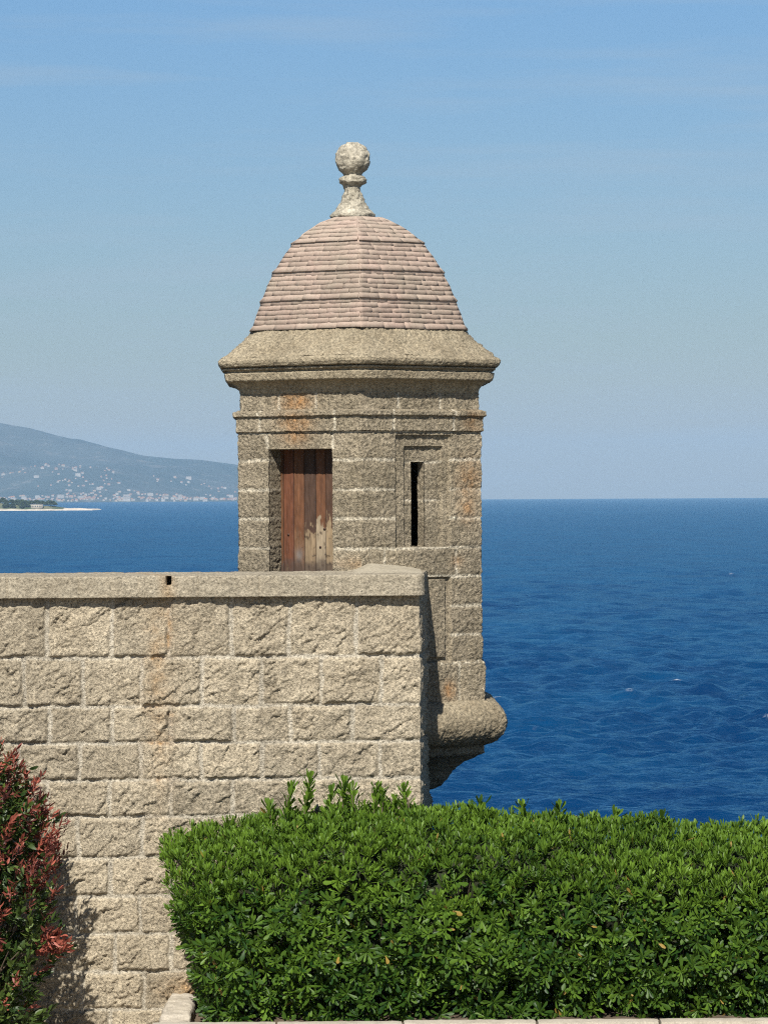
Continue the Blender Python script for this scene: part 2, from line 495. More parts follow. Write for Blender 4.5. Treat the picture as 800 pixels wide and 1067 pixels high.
for (o_, z0, kd) in prof:
    if kd <= 2:
        q = cb + cn * (o_ * ofs)[:, None] * (1 + mit * .4)
    else:
        # inner line: along the wall up to the inner corner, then along the return
        fr = np.where(cs < 0, (cs + L_F) / L_F, 0)
        innF = (np.array([CX, 0]) + e_w * L_F + (np.array([CX, 0]) + e_w * .46 - np.array([CX, 0]) - e_w * L_F) * fr[:, None])
        innF = innF - n_w * .46
        innR = np.array([CX, 0]) + e_w * .46 - n_w * .46 + e_r * np.clip(cs - .0, 0, None)[:, None] * .54
        inn = np.where(cs[:, None] < 0, innF, innR)
        t_ = min(1, (OUT - .014 - o_) / .46)
        q = (cb + cn * ((OUT - .014) * ofs)[:, None] * (1 + mit * .4)) * (1 - t_) + inn * t_
    V.append(np.concatenate([q, np.full((len(cs), 1), z0)], 1)); kinds.append(np.full(len(cs), kd))
V = np.concatenate(V); kinds = np.concatenate(kinds)
dn = .006 * fbm(V, 9, 3) + .004 * fbm(V, 34, 3, .6)
cnn = np.tile(cn, (len(prof), 1))
mk = (kinds == 1) | (kinds == 2)
cs_t = np.tile(cs, len(prof))
hole = np.exp(-((cs_t + wall_uz(176, 605)[0]) / .016) ** 8 - ((V[:, 2] - wall_uz(176, 605)[1]) / .03) ** 8) * (kinds >= 1) * (kinds <= 2)
# stone lengths of the coping: fine open joints
cj = np.full(len(V), 9.)
for jx in (8, 83, 145, 206, 270, 338): cj = np.minimum(cj, np.abs(-cs_t - wall_uz(jx, 610)[0]))
joint = np.exp(-(cj / .006) ** 2) * (kinds >= 1) * (kinds <= 3)
V[:, :2] += cnn * ((dn - .012 * joint) * mk - .22 * hole)[:, None]
V[:, 2] += dn * .7 * ((kinds == 3) | (kinds == 2)) - .006 * joint * (kinds == 3) + .5 * (dn * (kinds == 0))
st = np.exp(-((-cs_t - 1.74) / .05) ** 2) * .4 * (kinds >= 1)
build('coping', V, grid_faces(len(prof), len(cs)), M_cope, stone_wall,
      dict(tone=.5 * fbm(V, 2, 3), mortar=np.clip(joint * .6, 0, 1), stain=st))

# ================================================================== THE TURRET
YV = .66                                   # front arris of the turret behind the wall's corner
A_SIDE = 1.027
YS = YV + A_SIDE / 2                       # plane of its left and right outline
AP = A_SIDE * math.sqrt(3) / 2             # apothem of the shaft = half of its outline's width
TC = np.array([at(373.0, 512, YS)[0], YV + A_SIDE])
TW = R(1.6)                                # turned a little
sS = FPX / (YS + 20)
def zt(py): return at(373, py, YS)[2]
def wpx(w): return w / sS

# corner directions, unit apothem; face 0 = left visible one, face 1 = right visible one
def corner(k):                             # corner 0 = left, 1 = front arris, 2 = right ...
    a = -PI / 2 + (k - 1) * PI / 3 + TW
    return np.array([math.cos(a), math.sin(a)]) / math.cos(PI / 6)
CORNERS = [corner(k) for k in range(7)]
FN = [(CORNERS[k] + CORNERS[k + 1]) / 2 for k in range(6)]

def resample(prof, step):
    out = []; 
    for (d0, z0), (d1, z1) in zip(prof[:-1], prof[1:]):
        n = max(1, int(round(math.hypot(d1 - d0, z1 - z0) / step)))
        for i in range(n): out.append((d0 + (d1 - d0) * i / n, z0 + (z1 - z0) * i / n))
    out.append(prof[-1])
    return np.array(out)

def hex_loft(prof, step, disp, tsplits=None, fine=(0, 1), vextra=(), round_c=.0):
    """rings of a six-sided shaft. prof = (apothem, z) upwards; disp(face, u, d, z, pos) -> displacement, attrs"""
    pr = resample(prof, step)
    if len(vextra):
        zs = pr[:, 1]
        add = [v for v in vextra if zs.min() < v < zs.max()]
        pr = np.array(sorted([tuple(x) for x in pr if all(abs(x[1] - v) > .0025 for v in add)] +
                             [(float(np.interp(v, zs, pr[:, 0])), v) for v in add], key=lambda q: q[1]))
    tan = np.gradient(pr, axis=0); tan /= np.linalg.norm(tan, axis=1)[:, None] + 1e-12
    nd, nz_ = tan[:, 1], -tan[:, 0]        # outward normal in (apothem, z)
    ts, fs = [], []
    for fc in range(6):
        n = int(A_SIDE / (step if fc in fine else .05))
        t = np.linspace(0, 1, n + 1)[:-1]
        if tsplits and fc in tsplits:
            sp = np.array(tsplits[fc])
            t = np.array([x for x in t if np.min(np.abs(sp - x)) > .003 or x == 0]); t = np.sort(np.concatenate([t, sp]))
        ts.append(t); fs.append(np.full(len(t), fc))
    ts = np.concatenate(ts); fs = np.concatenate(fs)
    d = np.stack([CORNERS[k] for k in range(7)])
    dirs = d[fs] * (1 - ts)[:, None] + d[fs + 1] * ts[:, None]
    if round_c:
        # slightly softened arrises
        edge = np.minimum(ts, 1 - ts) * A_SIDE
        dirs = dirs * (1 - round_c * np.exp(-(edge / .035) ** 2))[:, None]
    n, m = len(pr), len(ts)
    Dd = np.repeat(pr[:, 0], m); Zz = np.repeat(pr[:, 1], m)
    T_ = np.tile(ts, n); F_ = np.tile(fs, n); DR = np.tile(dirs, (n, 1))
    ND = np.repeat(nd, m); NZ = np.repeat(nz_, m)
    P0 = np.concatenate([TC + DR * Dd[:, None], Zz[:, None]], 1)
    h, attrs = disp(F_, T_, Dd, Zz, P0)
    P1 = np.concatenate([TC + DR * (Dd + h * ND)[:, None], (Zz + h * NZ)[:, None]], 1)
    return P1, n, m, F_, T_, Zz, attrs, ts, fs, pr[:, 1]

def rough(P, a=1.0):
    return a * (.0050 * fbm(P, 30, 3, .6) + .0042 * fbm(P, 75, 2, .6) + .006 * fbm(P, 6, 3))

turret = empty('sentry_turret', (TC[0], TC[1], zt(777)), 'six sided granite sentry turret with a pink tiled dome and ball finial, overlooking the sea', 'turret')

LINES = [zt(y) for y in (450, 479.5, 510, 540, 570.5, 600.5, 631, 661, 690)]
def uL(px): return (377.0 - px) / 130.0            # along the left face from the front arris, 0..1
def uR(px): return (px - 377.0) / 122.0            # along the right face
DOOR_T = (1 - uL(280.0), 1 - uL(347.0)); DOOR_Z = (2.42, at(330, 467.5, YV + .25)[2])
SL_T = (uR(429.4), uR(443.6)); SL_Z = (at(436, 569.5, YV + .3)[2], at(436, 481, YV + .3)[2])
PAN_T = (uR(411), uR(467)); PAN_Z = (LINES[4] + .004, LINES[0] - .03)
INN_T = (uR(421), uR(461)); INN_Z = (LINES[4] + .004, at(440, 465, YV + .3)[2])
LP_Z = (zt(689), LINES[5] - .004); LPI_Z = (zt(684), LINES[5] - .02)

def wall_disp(F, T, D, Zz, P):
    u = T * A_SIDE
    wv = .005 * fbm(P, 5, 3)
    zz = Zz + wv
    zl_ = np.array(LINES)
    dzj = np.min(np.abs(zz[:, None] - zl_[None]), axis=1)
    crs = np.searchsorted(np.sort(zl_), zz)
    # upright joints, face by face
    duj = np.full(len(u), 9.)
    def vj(face, px_u, z0, z1):
        nonlocal duj
        m = (F == face) & (zz > z0) & (zz < z1)
        duj[m] = np.minimum(duj[m], np.abs(T[m] + wv[m] * .8 - px_u) * A_SIDE)
    vj(0, 1 - uL(278), DOOR_Z[1], LINES[0]); vj(0, 1 - uL(347.5), DOOR_Z[1], LINES[0])
    vj(1, uR(473), 0, LINES[8]); vj(1, uR(400), LINES[5], LINES[4]); vj(1, uR(473), LINES[5], LINES[4])
    for fc in (2, 3, 4, 5):
        for k in range(len(LINES) - 1):
            vj(fc, .33 + .3 * (k % 2), LINES[k + 1], LINES[k])
    inpan = (F == 1) & (T > PAN_T[0]) & (T < PAN_T[1]) & (Zz > PAN_Z[0]) & (Zz < PAN_Z[1])
    ininn = (F == 1) & (T > INN_T[0]) & (T < INN_T[1]) & (Zz > INN_Z[0]) & (Zz < INN_Z[1])
    inlp = (F == 1) & (T > PAN_T[0]) & (T < PAN_T[1]) & (Zz > LP_Z[0]) & (Zz < LP_Z[1])
    inlpi = (F == 1) & (T > INN_T[0]) & (T < INN_T[1]) & (Zz > LPI_Z[0]) & (Zz < LPI_Z[1])
    # inside the panels the course joints stop; the frame has its own
    dzj = np.where(inpan | inlp, 9., dzj)
    zl2 = at(440, 521, YV + .3)[2]; zl1 = SL_Z[1] - .002
    dfr = np.minimum(np.abs(zz - zl2), np.abs(zz - zl1))
    dzj = np.where(ininn, dfr * 1.4, dzj)
    ed_ = np.minimum(dzj, duj) + .004 * fbm(P, 40, 2)
    wid = .0105 + .006 * fbm(P, 6, 2)
    mort_ = 1 - sstep(wid - .006, wid + .006, ed_)
    mort_ *= .62 + .45 * np.clip(fbm(P, 4, 2) + .5, 0, 1)
    pill = sstep(.0, .035, ed_)
    h = rough(P) * .95 + .006 * pill
    h = np.where(inpan | inlp, h * .8 - .024, h)
    h = np.where(ininn, h - .022, h)
    h = np.where(inlpi, h + .022, h)
    h = h + np.where((zz < LINES[8]), .020, 0)
    bidv = crs * 7 + F * 41 + (T > .5) * 3 + (T > .72) * 5
    bidv = np.where((F == 1) & (T < .3), crs * 7 + 900, bidv); bidv = np.where((F == 0) & (T > .7), crs * 7 + 900, bidv)
    tn = (hsh(bidv, bidv * 3, 5) - .5) * 1.2 + .4 * fbm(P, 1.6, 3)
    stn = np.zeros(len(u))
    def blot(face, t, z, st_, sz, a):
        nonlocal stn
        stn = np.maximum(stn, (F == face) * a * np.exp(-((T - t) / st_) ** 2 - ((Zz - z) / sz) ** 2))
    blot(0, 1 - uL(308), zt(452), .11, .08, .75)
    blot(1, uR(486), zt(500), .09, .15, .6); blot(1, uR(484), zt(530), .07, .10, .6); blot(1, uR(463), zt(718), .05, .06, .9)
    blot(0, 1 - uL(375), zt(585), .2, .04, .35); blot(1, uR(474), zt(585), .05, .04, .4)
    return h, dict(tone=tn, mortar=np.clip(mort_, 0, 1), stain=stn)

wall_prof = [(wpx(129.5), zt(731)), (wpx(126), zt(690.5) + .02), (wpx(126), zt(690)), (wpx(126), zt(450.3))]
wall_prof = [(wpx(126), zt(731)), (wpx(126), zt(450.3))]
eps = .0016
def both(v): return [v - eps, v + eps]
tsp = {0: list(DOOR_T), 1: sorted(list(SL_T) + both(PAN_T[0]) + both(PAN_T[1]) + both(INN_T[0]) + both(INN_T[1]))}
vex = sorted(list(DOOR_Z) + list(SL_Z) + both(PAN_Z[0]) + both(PAN_Z[1]) + both(INN_Z[1]) + both(LP_Z[0]) + both(LP_Z[1]) + both(LPI_Z[0]) + both(LPI_Z[1]))
P1, n, m, F_, T_, Z_, att, ts, fs, zr = hex_loft(wall_prof, .0075, wall_disp, tsp, (0, 1), vex)
fc = grid_faces(n, m, True)
tcen = ts; 
jcol = fc[:, 0] % m; irow = fc[:, 0] // m
t_next = np.append(ts[1:], 1.0); t_next = np.where(t_next < ts, 1.0, t_next)
tm = (ts[jcol] + t_next[jcol]) / 2; fm = fs[jcol]; zm = (zr[irow] + zr[np.minimum(irow + 1, n - 1)]) / 2
inD = (fm == 0) & (tm > DOOR_T[0]) & (tm < DOOR_T[1]) & (zm > DOOR_Z[0]) & (zm < DOOR_Z[1])
inS = (fm == 1) & (tm > SL_T[0]) & (tm < SL_T[1]) & (zm > SL_Z[0]) & (zm < SL_Z[1])
keep = fc[~(inD | inS)]
verts = [P1]; faces = [keep]; off = len(P1); at_all = {k: [v] for k, v in att.items()}
def reveal(mask, face, depth, nseg):
    """jambs and soffit: the rim of an opening carried straight into the wall"""
    global off
    sub = fc[mask]
    e = np.concatenate([sub[:, [0, 1]], sub[:, [1, 2]], sub[:, [2, 3]], sub[:, [3, 0]]])
    key = np.sort(e, 1); _, inv, cnt = np.unique(key[:, 0].astype(np.int64) * 10**7 + key[:, 1], return_inverse=True, return_counts=True)
    be = e[cnt[inv] == 1]
    ids = np.unique(be); lut = {int(v): i for i, v in enumerate(ids)}
    nrm = np.append(FN[face], 0)
    ring = P1[ids]
    # start from the flat plane of the face
    q = np.array([[lut[int(a)], lut[int(b)]] for a, b in be])
    layers = [ring]
    for k in range(1, nseg + 1):
        L = ring - nrm * depth * k / nseg
        cen = ring.mean(0)
        L = L + (fbm(L, 34, 3, .6) * .012 - .002)[:, None] * ((ring - cen) / np.linalg.norm(ring - cen, axis=1)[:, None]) * (0.6 if k < nseg else .3)
        layers.append(L)
    K = len(ids)
    for k in range(1, nseg + 1):
        verts.append(layers[k])
    base = off
    def gid(k, i): return np.where(k == 0, ids[i], base + (k - 1) * K + i)
    for k in range(nseg):
        a, b = q[:, 0], q[:, 1]
        faces.append(np.stack([gid(k, b), gid(k, a), gid(k + 1, a), gid(k + 1, b)], 1))
    off += K * nseg
    for kk in at_all:
        at_all[kk].append(np.tile(att[kk][ids], nseg) * (1.0 if kk != 'mortar' else .5))
reveal(inD, 0, .21, 14)
reveal(inS, 1, .09, 8)
build('wall', np.concatenate(verts), faces, M_tower, turret, {k: np.concatenate(v) for k, v in at_all.items()})

def simple_disp(joints, amp=1.0, stains=(), jd=.004):
    def fn(F, T, D, Zz, P):
        du_ = np.full(len(T), 9.)
        wv = .004 * fbm(P, 8, 2)
        for (f_, t_, z0, z1) in joints:
            m_ = (F == f_) & (Zz >= z0) & (Zz <= z1)
            du_[m_] = np.minimum(du_[m_], np.abs(T[m_] - t_) * A_SIDE + wv[m_])
        mo = 1 - sstep(.006, .014, du_)
        h = rough(P, amp) - jd * mo
        s_n = np.zeros(len(T))
        for (f_, t_, z, a, b, k) in stains:
            s_n = np.maximum(s_n, (F == f_) * k * np.exp(-((T - t_) / a) ** 2 - ((Zz - z) / b) ** 2))
        return h, dict(tone=.7 * fbm(P, 2.3, 3), mortar=mo * .9, stain=s_n)
    return fn

def loft_part(name, pts, disp, mat, parent, step=.0075, round_c=0.0, cap=False):
    pr = [(wpx(w_), zt(y_)) for (y_, w_) in pts]
    P1, n, m, F_, T_, Z_, att, *_ = hex_loft(pr, step, disp, round_c=round_c)
    fl = [grid_faces(n, m, True)]
    return build(name, P1, fl, mat, parent, att)

st_fr = [(0, 1 - uL(308), zt(418), .12, .10, .95)]
loft_part('string_course', [(450.3, 125), (450, 128.9), (434.8, 128.7), (434.0, 131.6), (429.6, 131.6), (427.3, 124.5)],
          simple_disp([(0, 1 - uL(272), 0, 9), (0, 1 - uL(350), 0, 9), (1, uR(409), 0, 9), (1, uR(469), 0, 9)], .8, [(0, 1 - uL(310), zt(441), .12, .07, .85), (1, uR(488), zt(440), .07, .1, .5)]), M_tower, turret, .006)
loft_part('frieze', [(427.3, 124.2), (410.5, 124.2)], simple_disp([(0, 1 - uL(289), 0, 9), (0, 1 - uL(329.5), 0, 9), (1, uR(415), 0, 9), (1, uR(458.5), 0, 9)], 1.0, st_fr), M_tower, turret)
loft_part('cornice', [(410.5, 124), (406, 125.3), (402, 128), (399, 132.5), (397.3, 138.6), (396.4, 139.4), (389.4, 140.8), (388.4, 137.6), (386.6, 138.0), (385.8, 142.0), (384.2, 142.4), (383.4, 139.2), (382.4, 145.2), (379, 147.2), (376, 147.4), (373.5, 145.2)],
          simple_disp([], .55), M_corn, turret, .006, .012)
sk = loft_part('roof_skirt', [(373.5, 145.2), (370, 140), (362, 129.5), (355, 121.5), (349, 116), (344, 112.3), (342, 109)], simple_disp([], 1.5), M_corn, turret, .0085, .02)
loft_part('base_course', [(731, 128.8), (690.6, 128.8), (688.8, 126.3)], simple_disp([(0, .3, 0, 9), (0, .7, 0, 9), (1, .35, 0, 9), (1, uR(474), 0, 9)], 1.2, [(1, uR(463), zt(716), .05, .06, 1.0)]), M_tower, turret)
rollp = [(753.5 + 23.5 * math.cos(a), 128.5 + 23.5 * math.sin(a)) for a in np.linspace(0, PI, 19)]
loft_part('base_moulding', rollp, simple_disp([], 1.1), M_corn, turret, .0075, .01)
loft_part('corbel', [(880, 2), (862, 22), (845, 44), (829, 66), (823, 82), (815, 90), (806, 96), (797, 106), (790.5, 117), (786.5, 126.5), (785, 128), (777, 128.5)], simple_disp([], 1.0), M_tower, turret, .012)

# tiled dome ------------------------------------------------------------------
dy = np.array([343.5, 328, 313.3, 298, 283.3, 268, 252.8, 244, 238, 232, 226])
dw = np.array([110.5, 105.6, 99.8, 94.2, 86.6, 77.5, 66.2, 56.5, 48, 37.5, 23.5])
def Wd(y): return np.interp(y, dy[::-1], dw[::-1])
def depth_y(wp): return TC[1] - (wp / sS) / math.cos(PI / 6) / 2      # depth of the outline of a ring
def wq(y, dw_=0.0): return (Wd(y) + dw_) * (depth_y(Wd(y)) + 20) / FPX
def zq(y): return at(371.5, y, depth_y(Wd(y)))[2]
roof = build('roof', *(lambda o: (o[0], [grid_faces(o[1], o[2], True)]))(hex_loft([(wq(y, -1.6), zq(y)) for y in np.linspace(344, 226, 50)], .03, lambda F, T, D, Zz, P: (0 * T, {}))[:3]), M_tile, turret)
tiers = [(343.5, 313.3, 6), (313.3, 283.3, 6), (283.3, 252.8, 6), (252.8, 226.5, 6)]
tv, tf, tt_ = [], [], []; cnt = 0
for (yb, ya, k) in tiers:
    for c in range(k):
        y0 = yb + (ya - yb) * c / k; y1 = yb + (ya - yb) * (c + 1) / k
        first = c == 0
        for fcx in range(6):
            A0 = wq(y0); side = 2 * A0 / math.sqrt(3)
            nt_ = max(1, int(round(side / .17)))
            stg = (c % 2) * .5
            eds = np.unique(np.clip((np.arange(nt_ + 2) - stg + rng.uniform(-.12, .12, nt_ + 2)) / nt_, 0, 1))
            for a_, b_ in zip(eds[:-1], eds[1:]):
                if (b_ - a_) * side < .012: continue
                ga = .0012 / side if a_ > 0 else 0; gb = .0012 / side if b_ < 1 else 0
                lift = .0055 + rng.uniform(0, .0035) + (.017 if first else 0)
                tops = .0035 + rng.uniform(0, .0015)
                yj = rng.uniform(-.35, .35); sag = rng.uniform(-.3, .3)
                vs = []
                nseg = max(2, int((b_ - a_) * side / .03))
                tl = np.linspace(a_ + ga, b_ - gb, nseg + 1)
                for (yy, hh) in ((y0 + yj + (.5 if first else 0), -.006), (y0 + yj + (.5 if first else 0), lift), (y1 - .4, tops)):
                    yl = yy + sag * np.linspace(-1, 1, nseg + 1) * (hh > -.001 or True)
                    tq = np.clip(.5 + (tl - .5) * Wd(y0) / Wd(yy), 0, 1)
                    cr = CORNERS[fcx][None] * (1 - tq)[:, None] + CORNERS[fcx + 1][None] * tq[:, None]
                    Wl = wq(yy) + hh + .0012 * rng.normal(size=nseg + 1) * (hh > 0)
                    zlv = np.array([zt(q) for q in yl]) if False else zq(yy) - sag * np.linspace(-1, 1, nseg + 1) / sS
                    vs.append(np.concatenate([TC + cr * Wl[:, None], zlv[:, None]], 1))
                vs = np.concatenate(vs); mm = nseg + 1
                f_ = grid_faces(3, mm)
                sidef = np.array([[0, mm, 2 * mm, 2 * mm], [mm - 1, 3 * mm - 1, 2 * mm - 1, 2 * mm - 1]])[:, :3]
                tv.append(vs); tf.append((f_ + cnt, sidef + cnt)); tt_.append(np.full(len(vs), rng.normal() * .8)); cnt += len(vs)
build('tiling', np.concatenate(tv), [np.concatenate([q[0] for q in tf]), np.concatenate([q[1] for q in tf])], M_tile, roof, dict(tone=np.clip(np.concatenate(tt_), -1.6, 1.6)), smooth=False)
# mortared hips
hb = MB()
for k in range(6):
    pts = [np.append(TC + CORNERS[k] * (wq(y) - .004), zq(y)) for y in np.linspace(342, 227, 40)]
    pts = np.array(pts) + rng.normal(size=(40, 3)) * .0015
    hb.tube(pts, .006 + .003 * rng.random(40), 7)
hb.build('hip_mortar', M_tile, roof)

# finial --------------------------------------------------------------------
fp = [(235, 14), (228.5, 21), (226.3, 23.2), (223.5, 23.4), (221.5, 21.5), (219.5, 18.5), (216, 15.8), (211, 12.8), (206, 10.8), (200, 8.8), (195, 8.4), (192.5, 10.5), (191.3, 12.2), (190, 14.0), (187, 14.0), (184.9, 13.0), (183.8, 10.8), (182.6, 9.0)]
fp += [(165.8 + 17.9 * math.cos(a), max(.05, 17.9 * math.sin(a))) for a in np.linspace(.62, PI, 26)]
fpr = resample([(r_, -y_) for (y_, r_) in fp], .9)
th = np.linspace(0, 2 * PI, 73)[:-1]
ax = np.array([at(367.3, 190, TC[1])[0], TC[1]])
sF = FPX / (TC[1] + 20)
zz = np.array([at(367.3, -q[1], TC[1])[2] for q in fpr])
Rr = fpr[:, 0] / sF
ball = (-fpr[:, 1] < 183)
V = np.stack([ax[0] + Rr[:, None] * np.cos(th), ax[1] + Rr[:, None] * np.sin(th), np.repeat(zz[:, None], len(th), 1)], -1).reshape(-1, 3)
dd = (.010 * fbm(V, 14, 3, .6) + .008 * fbm(V, 38, 3, .6)) * np.repeat(np.minimum(1, Rr / .03), len(th))
rad = V[:, :2] - ax; rl = np.linalg.norm(rad, axis=1)[:, None] + 1e-9
V[:, :2] += rad / rl * dd[:, None]
V[:, 2] += dd * .5 * np.repeat(ball, len(th))
build('finial', V, grid_faces(len(fpr), len(th), True), M_ball, roof, dict(tone=.8 * fbm(V, 12, 3), mortar=0 * dd, stain=0 * dd))

# door ------------------------------------------------------------------------
def face_pt(face, t, depth, z):
    c_ = CORNERS[face] * (1 - t) + CORNERS[face + 1] * t
    p = TC + c_ * AP - FN[face] * depth
    return np.array([p[0], p[1], z])
W_D = (DOOR_T[1] - DOOR_T[0]) * A_SIDE
nu = 170; zd = np.arange(DOOR_Z[0] - .02, DOOR_Z[1] + .03, .005)
ud = np.linspace(-.02, W_D + .02, nu)
U, Zd = np.meshgrid(ud, zd); ur, zr_ = U.ravel(), Zd.ravel()
# planks as seen on the photograph (right edge is partly behind the jamb)
pe = np.array([-.05, .018, .105, .195, .29, .375, .46, .60])
pi_ = np.clip(np.searchsorted(pe, ur) - 1, 0, 6)
de = np.min(np.abs(ur[:, None] - pe[None]), axis=1)
Pd = np.stack([ur, zr_ * .25, zr_ * 0], 1); Pe = np.stack([ur, zr_, zr_ * 0], 1)
cols = np.array([(.15, .06, .028), (.165, .058, .034), (.175, .072, .040), (.085, .046, .036), (.165, .068, .038), (.10, .05, .036), (.1, .05, .035)])
col = cols[pi_] * np.array([.70, .74, .62]) * (1 + .35 * fbm(Pd, 30, 3))[:, None]
zpx = 512.5 - (zr_ - 3.75) * 143.5
thr = np.array([640, 600, 556, 552, 543.5, 541, 540.0])[pi_] + 7 * fbm(Pe, 12, 4, .6) + 13 * fbm(Pd, 48, 3, .6)
pe_m = sstep(-2.5, 2.5, zpx - thr) * .9 * (1 - .35 * (pi_ == 2))
bare = .58 * np.array([(.3, .22, .13), (.36, .22, .10), (.26, .155, .085), (.44, .32, .19), (.52, .42, .28), (.46, .34, .20), (.46, .34, .2)])[pi_] * (1 + .3 * fbm(Pd, 22, 4))[:, None]
spots = np.clip(fbm(Pe, 20, 4, .6) - .32, 0, 1)[:, None] * 2.0
col = col * (1 - pe_m[:, None]) + bare * pe_m[:, None] * (1 - np.clip(spots, 0, .7))
low_dark = sstep(578, 592, zpx + 6 * fbm(Pe, 18, 3) - 10 * (pi_ == 1) * 0)  # planks turn darker towards the bottom
col = col * (1 - low_dark[:, None] * .8) + np.array([.055, .04, .032]) * low_dark[:, None] * .8
gl = np.exp(-(((ur - .15) / .03) ** 2 + ((zpx - 578) / 6) ** 2))[:, None]
col = col * (1 - .6 * gl) + np.array([.16, .17, .17]) * .6 * gl
col = np.clip(col * (1 - .75 * np.exp(-(de / .004) ** 2))[:, None], .004, .9)
hd = -.010 * np.exp(-(de / .0035) ** 2) + .002 * fbm(Pd, 60, 2) + hsh(pi_, pi_ * 3, 2) * .004
base_p = np.array([face_pt(0, DOOR_T[0], .17, 0)]); du_v = (CORNERS[1] - CORNERS[0]); du_v = du_v / np.linalg.norm(du_v)
Vd = np.stack([base_p[0, 0] + du_v[0] * ur + FN[0][0] * hd, base_p[0, 1] + du_v[1] * ur + FN[0][1] * hd, zr_], 1)
door = build('door', Vd, grid_faces(len(zd), nu), M_door, turret, dict(paint=np.clip(col, .004, .9)))
M_iron = plain('rusty_iron', (.06, .035, .025), .7)
for (u_, zp) in ((.062, 557), (.365, 551), (.33, 570), (.44, 549)):      # bolt heads on the planks
    c0 = np.array([base_p[0, 0] + du_v[0] * u_, base_p[0, 1] + du_v[1] * u_, 3.75 + (512.5 - zp) / 143.5])
    nn = np.append(FN[0], 0)
    dfb = MB(); dfb.tube([c0 - nn * .004, c0 + nn * .007, c0 + nn * .010], [.009, .009, .002], 8)
    dfb.build('bolt', M_iron, door)

# pale mortar fillet where the coping meets the turret
gx = np.linspace(at(362, 590, .5)[0], at(439, 590, .4)[0], 60); gy = np.linspace(.06, 1.15, 60)
GX, GY = np.meshgrid(gx, gy)
pxg = 400 + (GX / (20 + GY)) * FPX
hp = np.interp(pxg, [362, 372, 383, 392, 415, 440, 446], [.0, .018, .052, .052, .034, .004, -.01])
ramp_ = sstep(.05, .60, GY)
PF = np.stack([GX.ravel(), GY.ravel(), GX.ravel() * 0], 1)
zf = ZC1 + .004 + hp.ravel() * ramp_.ravel() + .004 * fbm(PF, 18, 3) - .02 * (1 - sstep(.03, .12, GY.ravel()))
PF[:, 2] = zf
build('mortar_fillet', PF, grid_faces(60, 60), M_mortar, stone_wall, dict(tone=0 * zf, mortar=0 * zf, stain=0 * zf))

# ================================================================== GROUND, TERRACE, CLIFF, KERB
def ground_z(x, y):
    return np.interp(y, [-45, -24, -17, -6, -2, 2], [2.6, 2.25, 1.9, .35, 0.0, 0.0]) + 0 * x
gx = np.concatenate([np.linspace(-30, -6, 13), np.linspace(-5, 6, 45), np.linspace(7, 30, 12)]); gy = np.concatenate([np.linspace(-45, -4, 42), np.linspace(-3.8, .3, 30)])
GX, GY = np.meshgrid(gx, gy); q = np.stack([GX.ravel(), GY.ravel(), 0 * GX.ravel()], 1)
q[:, 2] = ground_z(q[:, 0], q[:, 1]) + .012 * fbm(q, 1.5, 3)
tag(build('ground', q, grid_faces(len(gy), len(gx)), M_ground), kind='structure')
cy = np.array([.3, .5, .8, 1.4, 2.2, 3, 4.5, 6, 8, 12]); cz = np.array([0, -.5, -1.6, -4, -7, -10, -14, -18, -22, -26])
cx = np.linspace(-30, 30, 121)
GX, GI = np.meshgrid(cx, np.arange(len(cy)))
q = np.stack([GX.ravel(), cy[GI.ravel()], cz[GI.ravel()]], 1)
nzv = fbm(q, .5, 4); wgt = np.minimum(1, GI.ravel() / 2.0)
q[:, 1] += .6 * nzv * wgt; q[:, 2] += .4 * fbm(q, .9, 3, off=5) * wgt * (q[:, 2] < -.2)
tag(build('cliff', q, grid_faces(len(cy), len(cx)), M_cliff), kind='structure')
tb = MB()
x1 = CX - .35
tb.box((-9, .35, -.3), (x1, 5.0, 2.38))
tag(tb.build('terrace_floor', M_dark, smooth=False), kind='structure')

# raised bed and its kerb
KX0 = -1.50                                        # outer left side of the bed
kz = .262
def slab(mb, a, b, res=.03, amp=.004, r=.012):
    """a dressed stone with softened, slightly uneven edges"""
    a, b = np.array(a), np.array(b); L = b - a
    n_ = np.maximum(2, np.minimum(60, (L / res).astype(int)))
    for ax_ in range(3):
        o1, o2 = [i for i in range(3) if i != ax_]
        for sgn in (0, 1):
            g1, g2 = np.meshgrid(np.linspace(0, 1, n_[o1] + 1), np.linspace(0, 1, n_[o2] + 1), indexing='ij')
            v = np.zeros((g1.size, 3)); v[:, o1] = g1.ravel() * L[o1]; v[:, o2] = g2.ravel() * L[o2]; v[:, ax_] = sgn * L[ax_]
            c_ = np.clip(v, r, L - r); d_ = v - c_; ln = np.linalg.norm(d_, axis=1)[:, None]
            v = np.where(ln > 1e-6, c_ + d_ / np.maximum(ln, 1e-6) * r, v) + a
            v = v + amp * np.stack([fbm(v, 16, 3), fbm(v, 16, 3, off=7), fbm(v, 16, 3, off=13)], 1)
            f = grid_faces(n_[o1] + 1, n_[o2] + 1)
            if (sgn == 1) == (ax_ == 1): f = f[:, ::-1]
            mb.add(v, [f])
kb = MB()
xk = KX0
YK = -1.62
while xk < 6:
    ln_ = rng.uniform(.7, 1.0)
    slab(kb, (xk + .004, YK - .13, -.05), (xk + ln_ - .004, YK, kz + .110 + rng.uniform(-.006, .006)))
    xk += ln_
yk = YK + .004
while yk < -.15:
    ye = min(yk + .62, -.06)
    slab(kb, (KX0, yk, -.05), (KX0 + .2, ye - .006, kz + .02 + rng.uniform(-.02, .02)), .018, .013, .03)
    yk = ye
tag(kb.build('kerb', M_kerb), kind='structure')
q = np.stack([g.ravel() for g in np.meshgrid(np.linspace(KX0 + .19, 6, 90), np.linspace(YK - .01, .28, 30))] + [np.zeros(2700)], 1)
